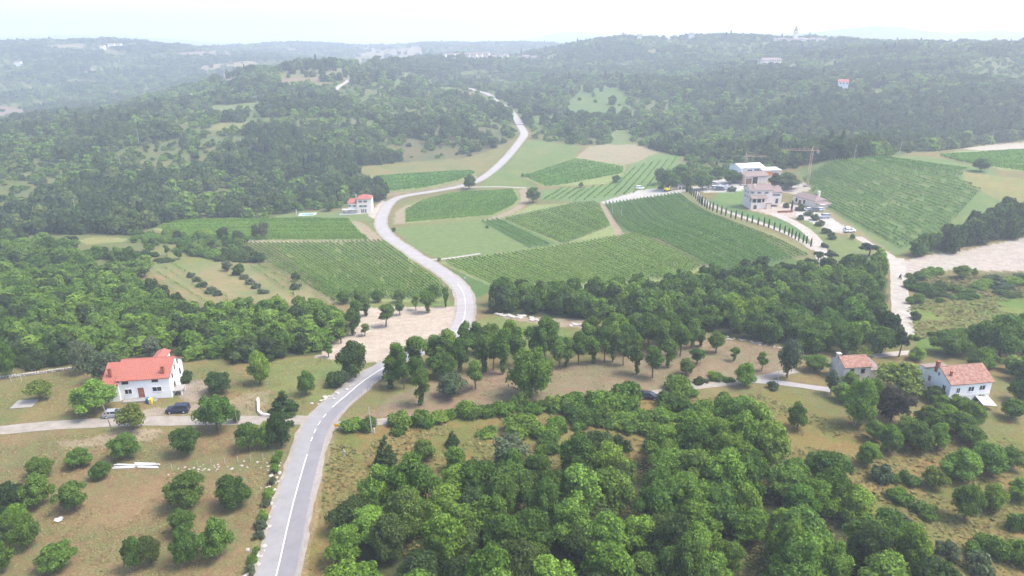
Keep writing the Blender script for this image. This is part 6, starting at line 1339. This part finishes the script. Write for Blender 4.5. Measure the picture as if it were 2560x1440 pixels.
# ------------------------------------------------------------------ yard things round the red-roofed house
def bin_(px, py, material, label):
    p = g1(px, py); t = thing('wheelie_bin', label, 'bin', tuple(p), .1)
    MB().hexa([(-.25, -.25, .08), (.25, -.25, .08), (.25, .25, .08), (-.25, .25, .08)], [(-.32, -.32, 1.1), (.32, -.32, 1.1), (.32, .32, 1.1), (-.32, .32, 1.1)]).build('bin_body', M[material], t)
    MB().hexa([(-.35, -.36, 1.1), (.35, -.36, 1.1), (.35, .36, 1.1), (-.35, .36, 1.1)], [(-.3, -.3, 1.18), (.3, -.3, 1.18), (.3, .36, 1.25), (-.3, .36, 1.25)]).build('lid', M[material], t)
    for s in (-.24, .24): MB().tube([(s - .03, .26, .1), (s + .03, .26, .1)], .1, 8).build('wheel', M['rubber'], t)
bin_(371, 1008, 'blue', 'blue wheelie bin in front of the house terrace'); bin_(378, 1009, 'yellow', 'yellow wheelie bin in front of the house terrace')
p = g1(658, 1038); t = thing('low_wall', 'L-shaped low pale concrete wall beside the dirt track', 'wall', tuple(p))
a_ = [g1(x, y) - p for x, y in [(646, 1003), (647, 1033), (656, 1040), (700, 1045)]]
for i in range(3):
    u_, v_ = a_[i], a_[i + 1]; d = np.array([v_[0] - u_[0], v_[1] - u_[1]]); d /= np.linalg.norm(d); n_ = np.array([-d[1], d[0]]) * .22; m = MB()
    b_ = [(u_[0] - n_[0], u_[1] - n_[1], -.3), (v_[0] - n_[0], v_[1] - n_[1], -.3), (v_[0] + n_[0], v_[1] + n_[1], -.3), (u_[0] + n_[0], u_[1] + n_[1], -.3)]; m.hexa(b_, [(x, y, .65) for x, y, z in b_]).build('wall_section', M['plaster_warm'], t)
def slab(px, py, W, D, rz, label):
    p = g1(px, py); t = thing('concrete_slab', label, 'slab', tuple(p), rz)
    for i in range(2):
        for j in range(2): MB().box(-W / 2 + i * W / 2 + .02, -W / 2 + (i + 1) * W / 2 - .02, -D / 2 + j * D / 2 + .02, -D / 2 + (j + 1) * D / 2 - .02, -.3, .18 + R.uniform(-.02, .02)).build('slab_piece', M['concrete'], t)
slab(62, 1011, 4.2, 3.4, .15, 'cracked pale concrete slab in the grass under the yellow-green tree')
for k, (px, py, n) in enumerate([(312, 1167, 4), (372, 1166, 4), (365, 1158, 2)]):
    p = g1(px, py)
    for i in range(n): tag(MB().box(-1.9, 1.9, -.14, .14, 0, .12).build('board', M['white'], None, (p[0] + R.uniform(-.2, .2), p[1] - .45 + i * .34, p[2] + .02 + (.13 if i % 3 == 2 else 0)), R.uniform(-.08, .08)), 'white board lying in the stack on the dry brown field', 'board', 'white boards on the brown field')
def scrap(px, py):
    p = g1(px, py); bm = bmesh.new(); rs = np.random.default_rng(3); g = [[bm.verts.new((i * .3 + rs.uniform(-.1, .1), j * .3 + rs.uniform(-.1, .1), .06 + rs.uniform(0, .22))) for j in range(5)] for i in range(5)]
    for i in range(4):
        for j in range(4):
            if (i, j) not in ((0, 0), (3, 3), (0, 3)): bm.faces.new((g[i][j], g[i + 1][j], g[i + 1][j + 1], g[i][j + 1]))
    me = bpy.data.meshes.new('plastic_sheet'); bm.to_mesh(me); me.materials.append(M['white']); o = link('plastic_sheet', me, None, tuple(p)); o.modifiers.new('s', 'SOLIDIFY').thickness = .02
    tag(o, 'crumpled pale plastic sheet lying in the dry field', 'sheet')
scrap(132, 1306)
p = g1(22, 1352); t = thing('shed', 'small shed with a flat weathered board roof among the oaks of the dry field', 'shed', tuple(p), .25); MB().box(-1.3, 1.3, -1.1, 1.1, -.3, 1.6).build('wall', M['wood'], t)
for i in range(5): MB().hexa([(-1.6 + i * .64, -1.4, 1.6), (-.98 + i * .64, -1.4, 1.6), (-.98 + i * .64, 1.4, 1.85), (-1.6 + i * .64, 1.4, 1.85)], [(-1.6 + i * .64, -1.4, 1.66), (-.98 + i * .64, -1.4, 1.66), (-.98 + i * .64, 1.4, 1.91), (-1.6 + i * .64, 1.4, 1.91)]).build('roof_board', M['plaster_old'], t)
p = g1(40, 955); t = thing('goal_frame', 'thin white frame standing in the grass below the terrace wall', 'frame', tuple(p), .1)
for x in (-1, 1.2): MB().tube([(x, 0, -.2), (x, 0, 1.7)], .05, 6).build('post', M['white'], t)
MB().tube([(-1, 0, 1.7), (1.2, 0, 1.7)], .05, 6).build('crossbar', M['white'], t)

# stones: terrace wall pieces and boulders are single stones
def rock_mesh(seed, n=1):
    rs = np.random.default_rng(seed); bm = bmesh.new(); bmesh.ops.create_icosphere(bm, subdivisions=1, radius=1)
    for v in bm.verts: v.co *= rs.uniform(.7, 1.15); v.co.z *= .65
    me = bpy.data.meshes.new('boulder'); bm.to_mesh(me); bm.free(); me.materials.append(M['rock']); return me
RK = [rock_mesh(i) for i in range(5)]
def rocks(line, n, sz, spread, label, group, seed):
    rs = np.random.default_rng(seed); L = px_line(line, 1, 1)
    for k in range(n):
        q_ = L[int(rs.integers(len(L)))] + rs.normal(size=2) * spread; s = rs.uniform(*sz); o = link('boulder', RK[k % 5], None, (q_[0], q_[1], float(ht(*q_)) + s * .15), rs.uniform(0, 6), (s * rs.uniform(.8, 1.5), s, s * rs.uniform(.7, 1.1))); tag(o, label, 'boulder', group)
rocks([(1240, 785), (1290, 792), (1335, 800), (1370, 806)], 46, (.35, 1.0), .8, 'pale boulder in the heap along the edge of the wood by the bright grass', 'boulders along the wood edge', 1)
rocks([(1425, 814), (1462, 812)], 14, (.4, .9), .5, 'pale boulder in the small heap in front of the wood', 'boulders of the small heap', 2)
rocks([(1770, 838), (1830, 848), (1900, 858), (1960, 872)], 50, (.18, .45), .6, 'pale field stone in the tumbled wall between grove and wood', 'stones of the tumbled wall', 3)
rocks([(690, 1175), (676, 1235), (660, 1300), (644, 1370), (628, 1435)], 44, (.18, .5), .6, 'pale stone in the overgrown roadside wall', 'stones of the roadside wall', 4)
rocks([(440, 1178), (560, 1165), (660, 1160), (690, 1165)], 46, (.10, .3), .9, 'small pale stone in the line across the dry brown field', 'stones across the brown field', 5)
rocks([(790, 1010), (840, 985), (880, 965)], 14, (.25, .6), .5, 'rock on the bank on the inside of the road bend', 'rocks on the bend bank', 6)
w_ = thing('terrace_wall', 'dry stone terrace wall behind the grass left of the red-roofed house', 'wall', tuple(g1(80, 935)))
L_ = px_line([(-20, 950), (40, 942), (90, 936), (165, 926), (200, 921)], .55, 1); rs = np.random.default_rng(8); o0 = np.array(w_.location)
for row in range(2):
    for q_ in L_:
        s = rs.uniform(.24, .36); o = link('stone', RK[int(rs.integers(5))], w_, (q_[0] - o0[0], q_[1] - o0[1], float(ht(*q_)) - o0[2] + .15 + row * .38), rs.uniform(0, 6), (s * 1.2, s, s))

# ------------------------------------------------------------------ haze: one closed box of even, pale air
hb = MB().box(-8300, 8300, -8300, 8300, float(GZ.min()) - 6, 165)
hm = bpy.data.materials.new('haze'); hm.use_nodes = True; t = hm.node_tree
for n in list(t.nodes): t.nodes.remove(n)
ou = t.nodes.new('ShaderNodeOutputMaterial'); pv = t.nodes.new('ShaderNodeVolumePrincipled'); pv.inputs['Density'].default_value = HAZE_DENSITY
pv.inputs['Color'].default_value = (.81, .89, 1.0, 1); pv.inputs['Anisotropy'].default_value = .2; t.links.new(pv.outputs[0], ou.inputs['Volume'])
ho = hb.build('haze', hm); tag(ho, 'pale bluish summer haze filling the valley', kind='stuff')
